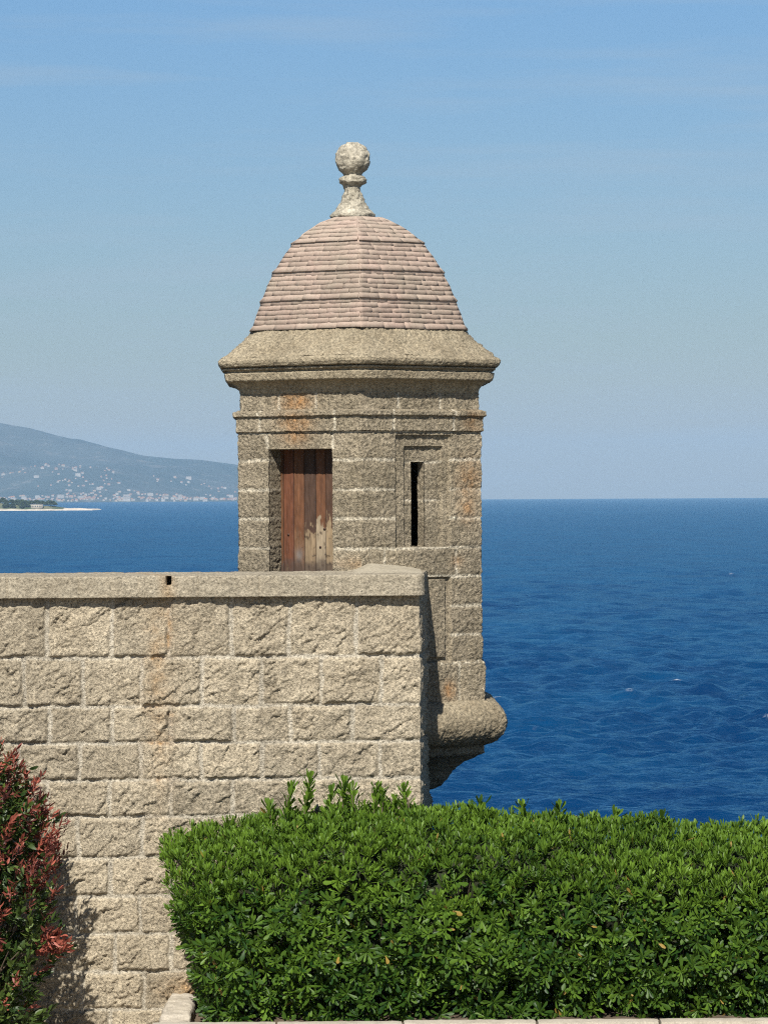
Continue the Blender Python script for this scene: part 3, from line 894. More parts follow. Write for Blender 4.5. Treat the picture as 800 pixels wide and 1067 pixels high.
q[:, 2] = .20 + .12 * sstep(KX0 + .25, KX0 + .9, q[:, 0]) + .03 * fbm(q, 3, 4)
tag(build('soil_bed', q, grid_faces(30, 90), M_soil), kind='structure')

# ================================================================== PLANTS
def leaves(base, d, side, L, Wd_, curl, tone, prof=((0, .14), (.42, .60), (.78, 1.0), (1.0, .46))):
    """many leaves at once: base points, unit directions d, unit side vectors"""
    n = len(base); nrm = np.cross(side, d)
    rows = []; 
    for k, (t, wd) in enumerate(prof):
        c = base + d * (L * t)[:, None] + nrm * (-curl * L * t * t)[:, None]
        hw = (Wd_ * wd * .5)[:, None]
        rows += [c - side * hw + nrm * hw * .28, c, c + side * hw + nrm * hw * .28]
    V = np.stack(rows, 1).reshape(-1, 3)
    K = len(prof)
    lf = []
    for k in range(K - 1):
        for j in (0, 1):
            a = k * 3 + j
            lf.append((a, a + 1, a + 4, a + 3))
    lf = np.array(lf)
    F = (lf[None] + (np.arange(n) * 3 * K)[:, None, None]).reshape(-1, 4)
    return V, F, np.repeat(tone, 3 * K)

def unit(v): return v / (np.linalg.norm(v, axis=-1)[..., None] + 1e-12)

def rosettes(P, Nn, lmin, lmax, nl=13, tone0=.35, ttop=None, open_=1.0, wf=1.0):
    """whorls of leaves at points P with axis Nn"""
    B, D, S_, LL, WW, TT, CU = [], [], [], [], [], [], []
    n = len(P)
    ref = unit(np.cross(Nn, rng.normal(size=(n, 3)))); oth = np.cross(Nn, ref)
    rt = np.clip(tone0 + .20 * rng.normal(size=n), 0, 1) if ttop is None else np.clip(ttop + .12 * rng.normal(size=n), 0, 1)
    for k in range(nl):
        ph = k * 2.39996 + rng.uniform(-.25, .25, n)
        fr = k / (nl - 1)
        el = (R(8) + (R(60) - R(8)) * fr) * 1.0 + rng.normal(size=n) * .14       # inner leaves stand up
        el = el if open_ == 1.0 else R(20) + (el - R(20)) * 1.0 + (1 - open_) * R(38)
        el = np.minimum(el, R(84))
        d = unit((ref * np.cos(ph)[:, None] + oth * np.sin(ph)[:, None]) * np.cos(el)[:, None] + Nn * np.sin(el)[:, None])
        s = unit(np.cross(Nn, d) + rng.normal(size=(n, 3)) * .12); s = unit(s - d * np.sum(s * d, 1)[:, None])
        L = rng.uniform(lmin, lmax, n) * (1 - .42 * fr)
        B.append(P + Nn * (.018 * fr) + d * .004); D.append(d); S_.append(s); LL.append(L); WW.append(L * wf * rng.uniform(.25, .34, n)); CU.append(rng.uniform(-.05, .30, n) * (1 - fr * .6))
        tv_ = np.clip(rt + .10 * rng.normal(size=n) + .28 * fr, 0, .9)
        TT.append(np.where(rng.random(n) < .005, 1.0, tv_))
    return leaves(np.concatenate(B), np.concatenate(D), np.concatenate(S_), np.concatenate(LL), np.concatenate(WW), np.concatenate(CU), np.concatenate(TT))

# hedge outline --------------------------------------------------------------
HX0, HX1 = -1.56, 5.2
YF, YB = -1.42, .12                                  # front and back of the clipped mass
def crest(x):                                        # height of the crest along the hedge
    px = 400 + x * 153
    return np.interp(px, [150, 175, 215, 260, 300, 340, 430, 520, 620, 720, 830, 1200], [1.39, 1.42, 1.45, 1.49, 1.54, 1.575, 1.565, 1.535, 1.475, 1.43, 1.41, 1.40])
def hedge_pt(x, a, inset):
    """a: 0 = foot of the front face, .5 = front shoulder, 1 = back of the crest"""
    zc = crest(x) - .05; zb = .24
    lump = .07 * fbm(np.stack([x, a * 2.2, 0 * x], 1), 2.1, 3)
    ky = np.array([0, .35, .55, .70, .82, 1.0, 1.12, 1.6]); 
    yy = np.interp(a, ky, [YF + .10, YF - .02, YF + .06, YF + .22, YF + .55, YF + 1.22, YB, YB + .12])
    fz = np.interp(a, ky, [.02, .42, .70, .86, .95, 1.0, .93, .05])
    z = zb + (zc - zb) * fz
    # outward normal of the cross-section
    ny = np.interp(a, ky, [-1, -1, -.92, -.62, -.25, .1, .5, 1]); nz2 = np.interp(a, ky, [-.15, .05, .35, .78, .97, 1, .85, .1])
    nrm = unit(np.stack([0 * x, ny, nz2], 1))
    p = np.stack([x, yy, z], 1)
    p = p + nrm * (lump - inset)[:, None]
    return p, nrm
def sample_hedge(n, inset_f):
    a = rng.uniform(0, 1.12, n); x = rng.uniform(HX0, HX1, n)
    ins = inset_f(n)
    p, nr = hedge_pt(x, a, ins)
    # rounded left end, drawn in towards the foot
    left = HX0 + np.interp(p[:, 2], [.2, .55, .9, 1.2, 1.45], [.39, .30, .19, .11, .03]) + .09 * fbm(p, 3.2, 3)
    d = p[:, 0] - left
    rb = .30
    ok = d > 0
    cut = np.clip(1 - d / rb, 0, 1)
    p[:, 1] += np.where(p[:, 1] < -.65, cut ** 2 * .35, 0) 
    p[:, 2] -= cut ** 2 * .04 * (a > .5)
    nr[:, 0] -= cut * 1.3
    nr = unit(nr)
    return p[ok], nr[ok], a[ok], ins[ok]

hedge = empty('clipped_hedge', (1.9, -.7, .2), 'dense clipped evergreen hedge with glossy whorled green leaves, in a raised bed before the wall', 'hedge')
VV, FF, TT = [], [], []; off2 = 0
def put(o):
    global off2
    VV.append(o[0]); FF.append(o[1] + off2); TT.append(o[2]); off2 += len(o[0])
# outer shell
up = np.array([0, 0, 1.0])
p, nr, a, ins = sample_hedge(2900, lambda n: np.abs(rng.normal(size=n)) * .085 - .03)
axis = unit(nr * .9 + up * (.16 + .7 * (a > .6))[:, None] + rng.normal(size=p.shape) * .28)
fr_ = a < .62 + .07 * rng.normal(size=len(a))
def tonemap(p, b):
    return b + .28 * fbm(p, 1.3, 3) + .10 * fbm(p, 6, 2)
put(rosettes(p[fr_], axis[fr_], .060, .104, 12, ttop=tonemap(p[fr_], .15)))  # front whorls toned darker, the face's self-shade put into their leaf colour
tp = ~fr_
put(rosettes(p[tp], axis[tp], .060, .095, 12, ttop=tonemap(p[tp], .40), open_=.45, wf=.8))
# extra shoots standing on the top
p, nr, a, ins = sample_hedge(12000, lambda n: -rng.uniform(-.05, .055, n))
k = (a > .60 + .08 * rng.normal(size=len(a))); p, nr, a = p[k][:4300], nr[k][:4300], a[k][:4300]
axis = unit(nr * .3 + up + rng.normal(size=p.shape) * .22)
put(rosettes(p, axis, .048, .088, 12, ttop=tonemap(p, .54), open_=.2, wf=.66))  # young yellow-green growth, also lightened with sunlight put into the tone
# leafy inside
p, nr, a, ins = sample_hedge(1500, lambda n: .14 + rng.random(n) * .2)
put(rosettes(p, unit(nr + up * .2 + rng.normal(size=p.shape) * .5), .07, .10, 9, .28))
p, nr, a, ins = sample_hedge(3200, lambda n: .30 + rng.random(n) * .35)
put(rosettes(p, unit(nr + rng.normal(size=p.shape) * .7), .08, .12, 9, .22))
# the tall sprigs in front of the wall
sprig = MB()
for (px_, py_, n_) in ((303, 818, 3), (322, 808, 4), (345, 822, 3), (358, 812, 4), (366, 820, 3), (392, 818, 4), (398, 824, 2), (421, 820, 3), (411, 832, 2), (281, 838, 2), (583, 838, 2), (500, 834, 2), (545, 838, 2), (690, 848, 2), (640, 846, 1)):
    tip = at(px_, py_, -.35)
    n_ += 2; base = np.array([tip[0] + rng.uniform(-.05, .05), -.38, tip[2] - .05 - .036 * n_])
    sprig.tube([base, (base + tip) / 2 + rng.normal(size=3) * .008, tip - np.array([0, 0, .04])], [.006, .005, .004], 5)
    for k in range(n_):
        q = base + (tip - base) * ((k + 1) / n_) - np.array([0, 0, .05]) 
        put(rosettes(q[None], unit((tip - base)[None] + rng.normal(size=(1, 3)) * .02), .075, .11, 11, .50, open_=.3))
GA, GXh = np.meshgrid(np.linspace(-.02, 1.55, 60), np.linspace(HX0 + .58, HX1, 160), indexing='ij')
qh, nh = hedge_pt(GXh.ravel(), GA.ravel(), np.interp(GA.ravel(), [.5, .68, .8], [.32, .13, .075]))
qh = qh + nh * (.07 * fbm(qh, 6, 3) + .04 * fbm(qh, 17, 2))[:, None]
build('inner_shade_hull', qh, grid_faces(60, 160), plain('painted_shade_hull', (.020, .022, .009), .95, 25, (.012, .018, .006), .6), hedge)  # added opaque hull for the twiggy inside, gap shade put into its colour
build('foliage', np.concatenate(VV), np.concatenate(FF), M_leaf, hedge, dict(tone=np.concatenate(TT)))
# branches
br = sprig
for k in range(230):
    x = rng.uniform(HX0 + .35, HX1); 
    a_ = np.array([rng.uniform(.1, 1.0)]); q, nr_ = hedge_pt(np.array([x]), a_, np.array([.09]))
    b0 = np.array([x + rng.uniform(-.12, .12), rng.uniform(-.95, -.4), .18]); e0 = q[0]
    mid = b0 * .45 + e0 * .55 + np.array([0, .1, .02]) + rng.normal(size=3) * .05
    br.tube([b0, (b0 + mid) / 2 + rng.normal(size=3) * .02, mid, (mid + e0) / 2 + rng.normal(size=3) * .02, e0], [.014, .012, .009, .006, .003], 5)
br.build('branches', M_twig, hedge)

# red-tipped shrub -------------------------------------------------------------
SX, SY = at(-28, 900, -.75)[0], -.78
shrub = empty('red_tip_shrub', (SX, SY, 0), 'bushy shrub with red young leaves over green ones, against the left end of the wall', 'shrub')
def shrub_rad(z): return np.interp(z, [.05, .3, .55, .78, .95, 1.1, 1.3, 1.55, 1.8, 2.02, 2.14], [.36, .42, .48, .50, .44, .48, .52, .47, .36, .20, .03])
def shrub_pts(n, zlo, zhi, inset):
    z = rng.uniform(zlo, zhi, n); th_ = rng.uniform(0, 2 * PI, n)
    lum = 1 + .48 * fbm(np.stack([np.cos(th_), np.sin(th_), z * 1.6], 1), 1.9, 3)
    r_ = shrub_rad(z) * lum - inset
    k = r_ > .02
    o = np.stack([np.cos(th_), np.sin(th_), .25 + 0 * z], 1)
    return np.stack([SX + r_ * np.cos(th_), SY + r_ * np.sin(th_) * .8, z], 1)[k], unit(o)[k]
def sprays(P, Ax, nl, lmin, lmax, t0, ts, narrow=.34, stemlen=.10):
    """short shoots with leaves along them"""
    B, D, S_, LL, WW, TT_, CU = [], [], [], [], [], [], []
    n = len(P); ref = unit(np.cross(Ax, rng.normal(size=(n, 3)))); oth = np.cross(Ax, ref); rt = np.clip(t0 + ts * 1.2 * rng.normal(size=n), 0, 1)
    for k in range(nl):
        ph = k * 2.4 + rng.uniform(-.4, .4, n); fr = k / max(1, nl - 1)
        el = R(18) + R(50) * fr + rng.normal(size=n) * .2
        d = unit((ref * np.cos(ph)[:, None] + oth * np.sin(ph)[:, None]) * np.cos(el)[:, None] + Ax * np.sin(el)[:, None])
        s = unit(np.cross(Ax, d) + rng.normal(size=(n, 3)) * .25); s = unit(s - d * np.sum(s * d, 1)[:, None])
        L = rng.uniform(lmin, lmax, n)
        B.append(P + Ax * (stemlen * (fr - .5))); D.append(d); S_.append(s); LL.append(L); WW.append(L * rng.uniform(narrow - .05, narrow + .05, n)); CU.append(rng.uniform(0, .35, n)); TT_.append(np.clip(rt + .15 * rng.normal(size=n), 0, 1))
    return leaves(np.concatenate(B), np.concatenate(D), np.concatenate(S_), np.concatenate(LL), np.concatenate(WW), np.concatenate(CU), np.concatenate(TT_), ((0, .12), (.35, .92), (.7, .85), (1.0, .12)))
G, Rd = [], []
p, o = shrub_pts(950, .05, 2.0, np.abs(rng.normal(size=950)) * .15 - .03)
ax_ = unit(o + up * .5 + rng.normal(size=p.shape) * .4)
# young red growth sits at the shoot tips, mostly in the upper half
zr2 = fbm(p, 2.6, 3)
isred = (rng.random(len(p)) < np.clip(.02 + .50 * (p[:, 2] - .75) / .7 + 1.2 * zr2, .03, .70))
G.append(sprays(p[~isred], ax_[~isred], 9, .042, .075, .35, .22, .42))
Rd.append(sprays(p[isred], ax_[isred], 10, .034, .068, .35, .25, .30))
p, o = shrub_pts(420, .95, 2.12, np.abs(rng.normal(size=420)) * .07 - .08)
ax_ = unit(o * .6 + up + rng.normal(size=p.shape) * .3)
Rd.append(sprays(p, ax_, 10, .032, .060, .42, .25, .30, .09))
# one red spray low on the right
cl = at(55, 985, SY)
p = cl + rng.normal(size=(16, 3)) * np.array([.07, .05, .05]); o = unit(np.tile([[.8, -.5, .35]], (16, 1)) + rng.normal(size=(16, 3)) * .3)
Rd.append(sprays(p, o, 8, .06, .085, .7, .2, .32))
p, o = shrub_pts(800, .05, 1.9, .15 + rng.random(800) * .3)
G.append(sprays(p, unit(o + rng.normal(size=p.shape) * .6), 8, .055, .085, .2, .15, .42))
for nm, lst, mt in (('green_leaves', G, M_green2), ('young_leaves', Rd, M_red)):
    o_ = 0; vs, fs_, ts_ = [], [], []
    for q in lst: vs.append(q[0]); fs_.append(q[1] + o_); ts_.append(q[2]); o_ += len(q[0])
    build(nm, np.concatenate(vs), np.concatenate(fs_), mt, shrub, dict(tone=np.concatenate(ts_)))
sb = MB()
for k in range(70):
    z1 = rng.uniform(.5, 2.0); th_ = rng.uniform(0, 2 * PI); r_ = shrub_rad(z1) * rng.uniform(.4, 1.0)
    e_ = np.array([SX + r_ * math.cos(th_), SY + .8 * r_ * math.sin(th_), z1]); b_ = np.array([SX + rng.uniform(-.1, .1), SY + rng.uniform(-.1, .1), 0])
    mid = b_ * .5 + e_ * .5 + np.array([0, 0, .12]) + rng.normal(size=3) * .03
    sb.tube([b_, (b_ + mid) / 2 + rng.normal(size=3) * .02, mid, e_], [.014, .011, .008, .003], 5)
sb.build('stems', M_twig, shrub)

# ================================================================== SEA
RE2 = 12.742e6
H_EYE = 25.0
SEA0 = 3.75 - H_EYE
def sea_z(d): return SEA0 - d * d / RE2
rs = [14.0]
while rs[-1] < 23500:
    r_ = rs[-1]
    rs.append(r_ + (3.0 if r_ < 150 else max(.42, .42 * (r_ / 200) ** 1.6)))
rs = np.array(rs)
half = R(15)
th_f = np.linspace(-half, half, 470); th_c = np.linspace(half, 2 * PI - half, 60)[1:-1]
tha = np.concatenate([th_f, th_c])
RR, TH = np.meshgrid(rs, tha, indexing='ij')
X = RR * np.sin(TH); Y = EYE[1] + RR * np.cos(TH)
near = (np.abs(np.where(TH > PI, TH - 2 * PI, TH)) <= half + 1e-6) & (RR > 60)
Zs = sea_z(RR)
spacing = np.maximum(.42 * np.maximum(1, (RR / 200) ** 1.6), RR * (2 * half / 470))
wv = np.zeros_like(X)
xn, yn, spn = X[near], Y[near], spacing[near]
acc = np.zeros(xn.shape)
wr = np.random.default_rng(11)
for k in range(150):
    lam = 1.0 * (22 / 1.0) ** (wr.random() ** 1.15)
    dirn = -PI / 2 + R(25) + wr.normal() * .8
    kx, ky = math.cos(dirn) * 2 * PI / lam, math.sin(dirn) * 2 * PI / lam
    amp = .0105 * lam * float(np.interp(lam, [1, 2, 3.2, 5, 9, 22], [.38, .58, .98, .88, .50, .30]))
    ph = kx * xn + ky * yn + wr.random() * 6.283
    fade = np.clip(lam / (2.2 * spn) - .6, 0, 1)
    s = np.sin(ph)
    acc += fade * amp * (s + .22 * (s * s - .5))
gust = fbm(np.stack([xn, yn, 0 * xn], 1), .012, 3)
acc *= .85 + .5 * gust
wv[near] = acc
V = np.stack([X.ravel(), Y.ravel(), (Zs + wv).ravel()], 1)
n, m = X.shape
foam = np.zeros(X.shape)
fn = fbm(np.stack([xn * .5, yn * .8, 0 * xn + 3], 1), .11, 3)
foam[near] = sstep(1.12, 1.3, fn + .5 * acc / (acc.std() * 2.2)) * sstep(1.25, 1.9, acc / acc.std()) * (RR[near] < 1200) * sstep(.28, .45, fbm(np.stack([xn, yn * .7, 0 * xn + 8], 1), .35, 3))
def sea_mat():
    t = NT('sea_water'); p = t.pos()
    big = t.noise(t.scalev(p, (.004, .0016, .004)), 1.0, 4, .55)
    mid_ = t.noise(t.scalev(p, (.06, .03, .06)), 1.0, 5, .6)
    col = t.mix(t.ramp(big, .35, .65), (.0020, .033, .094), (.0028, .044, .114))
    col = t.mix(t.ramp(mid_, .3, .7, 0, .85), col, (.0008, .014, .058))
    col = t.mix(t.math('MULTIPLY', t.attr('foam').outputs['Fac'], t.ramp(t.noise(p, 2.2, 4, .7), .42, .6)), col, (.6, .66, .7))
    n1 = t.noise(t.scalev(p, (1.5, 1.9, 1.5)), 1.0, 4, .62)
    n2 = t.noise(t.scalev(p, (.16, .25, .16)), 1.0, 5, .6)
    n3 = t.noise(t.scalev(p, (.30, .62, .5)), 1.0, 4, .6)
    nrm = t.bump(n2, .8, 1.3)
    nrm = t.bump(n3, .8, .6, nrm)
    nrm = t.bump(n1, .5, .16, nrm)
    df = t.n('ShaderNodeBsdfDiffuse'); t.l(col, df.inputs[0])
    gl = t.n('ShaderNodeBsdfGlossy'); gl.inputs['Roughness'].default_value = .17; gl.inputs['Color'].default_value = (.42, .80, 1.0, 1); t.l(nrm, gl.inputs['Normal'])  # blue gloss tint puts the reflected colour of higher sky into the water
    fr = t.n('ShaderNodeFresnel'); fr.inputs[0].default_value = 1.33; t.l(nrm, fr.inputs['Normal'])
    # wind-roughened water mirrors far less than a flat sheet at grazing angles
    fac = t.math('MINIMUM', t.math('MULTIPLY', t.math('POWER', fr.outputs[0], 1.6), 1.15), .70)
    fac = t.math('MULTIPLY', fac, t.math('SUBTRACT', 1.0, t.attr('foam').outputs['Fac']))
    mx = t.n('ShaderNodeMixShader'); t.l(fac, mx.inputs[0]); t.l(df.outputs[0], mx.inputs[1]); t.l(gl.outputs[0], mx.inputs[2])
    return t.done(mx.outputs[0])
tag(build('sea', V, grid_faces(n, m, True), sea_mat(), attrs=dict(foam=foam.ravel())), kind='structure')

# ================================================================== FAR COAST
def hill_mat(name, c1, c2, c3, s1, s2):
    t = NT(name); p = t.pos()
    a = t.noise(p, s1, 6, .65); b = t.noise(p, s2, 5, .65)
    col = t.mix(t.ramp(a, .38, .62), c1, c2)
    col = t.mix(t.ramp(b, .55, .72, 0, .8), col, c3)
    return t.done(t.principled(col, .95, None, .1))
M_hill = hill_mat('wooded_hillside', (.032, .055, .058), (.058, .076, .078), (.13, .13, .125), .0012, .011)  # greens shifted to blue, part of the distance haze put into the colour
M_head = hill_mat('headland_scrub', (.05, .07, .03), (.10, .11, .06), (.20, .17, .11), .03, .12)

DH = 12000.0
def hx(px, D): return (px - 400) / FPX * D
ridge_px = [-700, -500, -320, -180, -80, 0, 30, 60, 90, 120, 150, 180, 210, 245, 290, 340, 390, 430, 450]
ridge_py = [470, 452, 438, 434, 436, 441, 446, 454.5, 461.5, 469, 476.5, 479.5, 481, 486, 493, 502, 511, 519, 523]
ANG = np.array(ridge_px, float); 
Dr = 14800.0
def ridge_h(pxv):
    y = np.interp(pxv, ridge_px, ridge_py)
    eye_line = 512.5 + (400 - pxv) * ROLL
    return 3.75 + (eye_line - y) / FPX * Dr
def hill_z(pxa, D):
    """height of the coast range; pxa = bearing, D = distance"""
    hr = ridge_h(pxa)
    fr = np.clip((D - DH) / (Dr - DH), 0, 1.6)
    shp = np.where(fr <= 1, np.power(fr, 1.18), 1 - .55 * (fr - 1) ** 1.2)
    x = hx(pxa, D)
    q = np.stack([x, D, 0 * x], 1)
    nz2 = fbm(q, .00075, 6, .55) * .24 * np.clip(fr * 2.2, 0, 1) * (1 - .80 * np.exp(-((fr - 1) / .10) ** 2))
    spur = .16 * np.sin(x * .0042 + 1.5 * fbm(q, .0006, 2)) * np.clip(fr * 3, 0, 1) * np.clip((1 - fr) * 3, 0, 1)
    base = sea_z(D) - 3 + 8 * sstep(0, .02, fr)
    return base + (hr - sea_z(Dr) ) * (shp + nz2 + spur) * np.clip(hr + 40, 0, 60) / 60
bp = np.linspace(-700, 452, 330); dd_ = np.concatenate([np.linspace(DH - 60, DH + 500, 50), np.linspace(DH + 540, 19000, 90)])
BP, DDm = np.meshgrid(bp, dd_)
hz = hill_z(BP.ravel(), DDm.ravel())
V = np.stack([hx(BP.ravel(), DDm.ravel()), EYE[1] + DDm.ravel(), hz], 1)
V_hill_max = V[:, 2].max()
print('HILLMAX', V_hill_max)
tag(build('mountain', V, grid_faces(len(dd_), len(bp)), M_hill), kind='structure')

# houses on the far slope ----------------------------------------------------------
M_wwhite = plain('pale_render', (.32, .30, .28), .9); M_wpink = plain('pink_render', (.28, .21, .18), .9); M_wcream = plain('cream_render', (.29, .26, .21), .9)
M_roof = plain('terracotta_roof', (.36, .17, .10), .9); M_glass = plain('window_glass', (.05, .06, .07), .3)
def house_mesh(name, w_, d_, h_, wm, pitched):
    me = bpy.data.meshes.new(name)
    x, y = w_ / 2, d_ / 2
    v = [(-x, -y, -6), (x, -y, -6), (x, y, -6), (-x, y, -6), (-x, -y, h_), (x, -y, h_), (x, y, h_), (-x, y, h_)]
    f = [(0, 1, 5, 4), (1, 2, 6, 5), (2, 3, 7, 6), (3, 0, 4, 7)]
    mi = [0] * 4
    e = .8
    n0 = len(v)
    if pitched:
        rh = h_ + w_ * .14
        v += [(-x - e, -y - e, h_ + .05), (x + e, -y - e, h_ + .05), (x + e, y + e, h_ + .05), (-x - e, y + e, h_ + .05), (-x * .55, 0, rh), (x * .55, 0, rh)]
        f += [(n0, n0 + 1, n0 + 5, n0 + 4), (n0 + 1, n0 + 2, n0 + 5), (n0 + 2, n0 + 3, n0 + 4, n0 + 5), (n0 + 3, n0, n0 + 4)]; mi += [1] * 4
    else:
        v += [(-x - e, -y - e, h_ + .05), (x + e, -y - e, h_ + .05), (x + e, y + e, h_ + .05), (-x - e, y + e, h_ + .05), (-x - e, -y - e, h_ + .9), (x + e, -y - e, h_ + .9), (x + e, y + e, h_ + .9), (-x - e, y + e, h_ + .9)]
        f += [(n0, n0 + 1, n0 + 5, n0 + 4), (n0 + 1, n0 + 2, n0 + 6, n0 + 5), (n0 + 2, n0 + 3, n0 + 7, n0 + 6), (n0 + 3, n0, n0 + 4, n0 + 7), (n0 + 4, n0 + 5, n0 + 6, n0 + 7)]; mi += [0] * 5
    # windows, storey by storey, a hand's breadth proud of the render
    for s_ in range(max(1, int(h_ / 3.2))):
        for k in range(max(2, int(w_ / 4))):
            cx_ = -x + (k + .5) * w_ / max(2, int(w_ / 4)); z0 = s_ * 3.2 + 1.0; n1 = len(v)
            v += [(cx_ - .6, -y - .05, z0), (cx_ + .6, -y - .05, z0), (cx_ + .6, -y - .05, z0 + 1.4), (cx_ - .6, -y - .05, z0 + 1.4)]
            f.append((n1, n1 + 1, n1 + 2, n1 + 3)); mi.append(2)
    me.from_pydata(v, [], f)
    for mt in (wm, M_roof, M_glass): me.materials.append(mt)
    me.polygons.foreach_set('material_index', mi)
    me.update()
    return me
HM = [('white_house', 'small white hillside house', 'house', house_mesh('white_house', 13, 10, 6.5, M_wwhite, True)),
      ('pink_house', 'small pinkish hillside house', 'house', house_mesh('pink_house', 12, 10, 7, M_wpink, True)),
      ('cream_house', 'small cream hillside house', 'house', house_mesh('cream_house', 14, 10, 6, M_wcream, True)),
      ('apartment_block', 'pale flat roofed apartment block', 'building', house_mesh('apartment_block', 24, 12, 13, M_wwhite, False))]
hr_ = np.random.default_rng(5)
spots = []
tries = 0
while len(spots) < 430 and tries < 20000:
    tries += 1
    pxa = hr_.uniform(-60, 246); u_ = hr_.random()
    fr = hr_.exponential(.06) if u_ < .58 else hr_.uniform(.05, .55)
    if fr > .7: continue
    x = hx(pxa, DH); cl_ = float(fbm(np.array([[x, fr * 2600, 9.0]]), .0018, 2)[0])
    if fr > .06 and cl_ < .0 - .35 * (pxa > 170): continue
    spots.append((pxa, DH + 25 + fr * (Dr - DH)))
names_done = {}
for (pxa, D_) in spots:
    near_shore = D_ < DH + 160
    kx = hr_.choice(4, p=[.34, .26, .22, .18] if near_shore else [.48, .22, .2, .10])
    nm, lb, ct, me = HM[kx]
    o = bpy.data.objects.new(nm, me); C.objects.link(o)
    z = float(hill_z(np.array([pxa]), np.array([D_]))[0])
    o.location = (hx(pxa, D_), EYE[1] + D_, z + .5)
    sc_ = hr_.uniform(.42, .85); o.scale = (sc_ * hr_.uniform(.8, 1.5), sc_, sc_ * hr_.uniform(.8, 1.3))
    o.rotation_euler = (0, 0, hr_.uniform(-.5, .5))
    where = 'of the hazy town along the far shore' if near_shore else 'scattered on the hazy mountainside above the far shore'
    tag(o, lb + ' ' + where, ct, 'far ' + nm.replace('_', ' ') + 's ' + ('along the shore' if near_shore else 'up the mountainside'))

# headland ---------------------------------------------------------------------------
DP = 4600.0
hw_px = np.linspace(-260, 100, 200); hd_ = np.linspace(-28, 120, 70)
HP, HD = np.meshgrid(hw_px, hd_)
tip = np.clip((98 - HP) / 100, 0, 1)
def head_z(px, d):
    tp_ = np.clip((98 - px) / 90, 0, 1)
    width = 14 + 75 * tp_
    fr = np.clip((d + 22) / 14, 0, 1) * np.clip((width - d) / 20, 0, 1)
    top = np.interp(px, [-260, -40, 0, 20, 40, 55, 66, 80, 97, 100], [26, 16, 9.5, 8.0, 6.5, 5.0, 2.4, 1.8, 1.2, -1])
    q = np.stack([px * 1.5, d, 0 * px], 1)
    shore = np.clip((d + 24) / 4, 0, 1)
    inland = np.clip((d + 12) / 22, 0, 1)
    return SEA0 - 1.7 - 2 + 3.6 * shore * np.clip((100 - px) / 3, 0, 1) + inland * top * np.clip((width - d) / 20, 0, 1) + .9 * fbm(q, .07, 4) * shore
hz = head_z(HP.ravel(), HD.ravel())
V = np.stack([hx(HP.ravel(), DP + 0 * HD.ravel()), EYE[1] + DP + HD.ravel(), hz], 1)
rocky = 1 - sstep(-14, -8, HD.ravel() + 3 * fbm(V, .08, 2)) * (HP.ravel() < 66)
def head_mat():
    t = NT('headland_rock_and_scrub'); p = t.pos()
    g = t.mix(t.ramp(t.noise(p, .06, 5, .6), .4, .6), (.045, .065, .028), (.12, .12, .07))
    r_ = t.mix(t.ramp(t.noise(p, .25, 5, .65), .35, .65), (.52, .47, .40), (.36, .31, .25))
    return t.done(t.principled(t.mix(t.attr('rock').outputs['Fac'], g, r_), .95, None, .1))
tag(build('headland', V, grid_faces(len(hd_), len(hw_px)), head_mat(), attrs=dict(rock=rocky)), kind='structure')

# trees of the headland: a trunk and a ragged crown each
M_crown = leaf_mat('dark_pine_foliage', (.025, .045, .018), (.07, .095, .035), .7, .1, .2)
def tree_mesh(seed, flat):
    tr = np.random.default_rng(seed)
    n_ = 260
    d = unit(tr.normal(size=(n_, 3))); d[:, 2] = np.abs(d[:, 2]) * .9 - .15
    rad_ = (.65 + .35 * tr.random(n_)) * (1 + .3 * perlin(d * 1.7 + seed * 3.1))
    c = d * rad_[:, None] * np.array([1, 1, flat])
    B = c; D = unit(d + tr.normal(size=(n_, 3)) * .8); S2 = unit(np.cross(D, tr.normal(size=(n_, 3))))
    return leaves(B, D, S2, np.full(n_, .55), np.full(n_, .42), np.full(n_, .2), np.clip(.4 + .3 * tr.normal(size=n_), 0, 1))
crown_me, trunk_me = [], None
for s_, fl in ((1, .55), (2, .8), (3, 1.1)):
    o = build('crown', *(lambda q: (q[0], q[1], M_crown, None, dict(tone=q[2])))(tree_mesh(s_, fl)), smooth=False)
    crown_me.append(o.data); bpy.data.objects.remove(o)
tm_ = MB(); tm_.tube([(0, 0, -1.2), (.03, 0, -.5), (0, .02, .1)], [.09, .07, .04], 6)
o = tm_.build('trunk', M_twig); trunk_me = o.data; bpy.data.objects.remove(o)
pr_ = np.random.default_rng(21)
tree_spots = []
for k in range(120):
    px = pr_.uniform(-60, 57); d = pr_.uniform(-6, 40)
    if 31 < px < 47 and d < 8: continue
    if px > 20 and pr_.random() < .15: continue
    tree_spots.append((px, d))
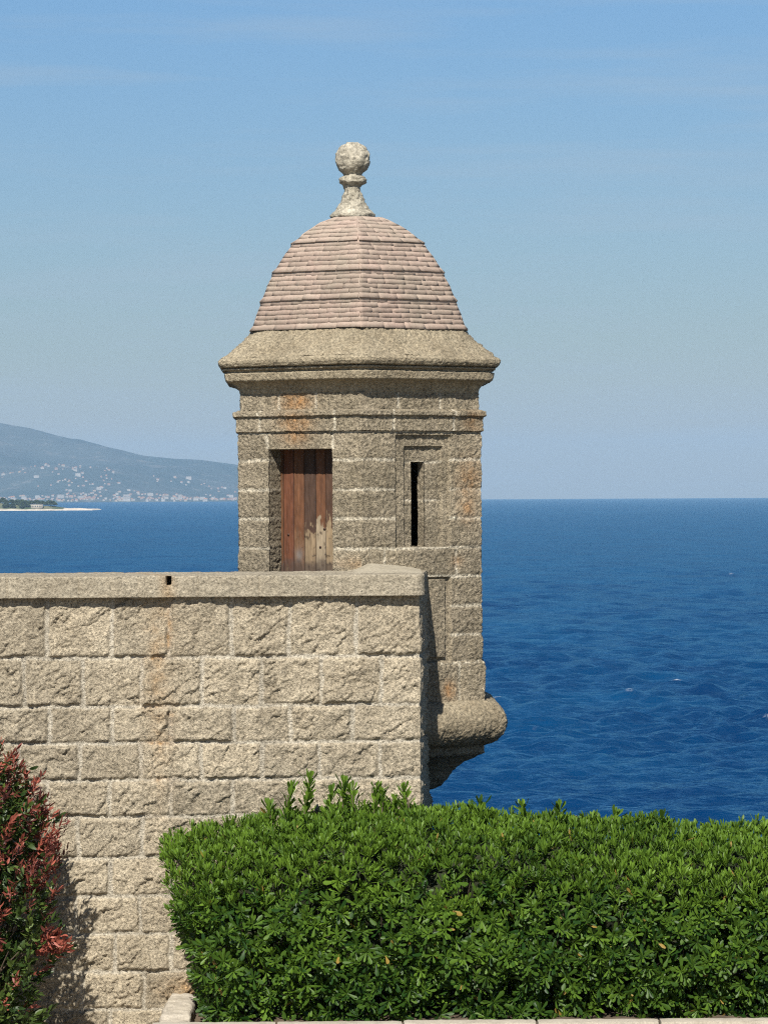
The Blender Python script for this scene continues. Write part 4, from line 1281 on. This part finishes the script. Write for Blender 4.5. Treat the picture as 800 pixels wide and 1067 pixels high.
for (px, d) in tree_spots:
    z = float(head_z(np.array([px]), np.array([d]))[0]); s_ = pr_.uniform(2.4, 4.2) * (1.15 if 50 < px else 1)
    r_ = empty('pine_tree', (hx(px, DP), EYE[1] + DP + d, z), 'dark green tree of the wooded headland left of the turret', 'tree', 'trees on the headland')
    kx = pr_.integers(3)
    for nm, me in (('crown', crown_me[kx]), ('trunk', trunk_me)):
        o = bpy.data.objects.new(nm, me); C.objects.link(o); o.parent = r_; o.location = (0, 0, s_ * 1.1); o.scale = (s_, s_, s_); o.rotation_euler = (0, 0, pr_.uniform(0, 6))
# the pale villa among them
vx, vd = 39.0, -4.0
vz = float(head_z(np.array([vx]), np.array([vd]))[0])
villa = empty('seaside_villa', (hx(vx, DP), EYE[1] + DP + vd, vz), 'long pale villa among the trees on the headland shore', 'villa')
vo = np.array(villa.location)
mb = MB(); mb.box(vo + (-9, -4, -3), vo + (9, 5, 5.2)); mb.build('wall', M_wcream, villa, smooth=False)
mb = MB(); mb.box(vo + (-9.6, -4.6, 5.22), vo + (9.6, 5.6, 5.9)); mb.build('roof', M_wwhite, villa, smooth=False)
for k in range(6):
    mb = MB(); mb.box(vo + (-8 + k * 2.8, -4.15, 1.2), vo + (-6.6 + k * 2.8, -4.02, 3.4)); mb.build('window', M_glass, villa, smooth=False)

# ================================================================== HAZE
HAZE_TOP = float(V_hill_max) + 15
hb = MB(); hb.box((-24500, -24500, -75), (24500, 24500, HAZE_TOP))
t = NT('sea_haze')
vol = t.n('ShaderNodeVolumePrincipled'); vol.inputs['Color'].default_value = (.36, .56, .80, 1)
vol.inputs['Density'].default_value = 4.6e-5; vol.inputs['Anisotropy'].default_value = -0.1
t.l(vol.outputs[0], t.out.inputs['Volume'])
hz_o = hb.build('haze', t.m, smooth=False)
tag(hz_o, kind='stuff')

# ================================================================== RENDER SETTINGS
sc.render.engine = 'CYCLES'
sc.view_settings.view_transform = 'Standard'
sc.view_settings.look = 'None'
sc.view_settings.exposure = 0.8
sc.view_settings.gamma = 1.0
sc.view_settings.use_curve_mapping = False
sc.cycles.use_denoising = False
sc.cycles.filter_width = 1.15
sc.cycles.sample_clamp_direct = 2.5
sc.cycles.max_bounces = 6
sc.cycles.volume_bounces = 0
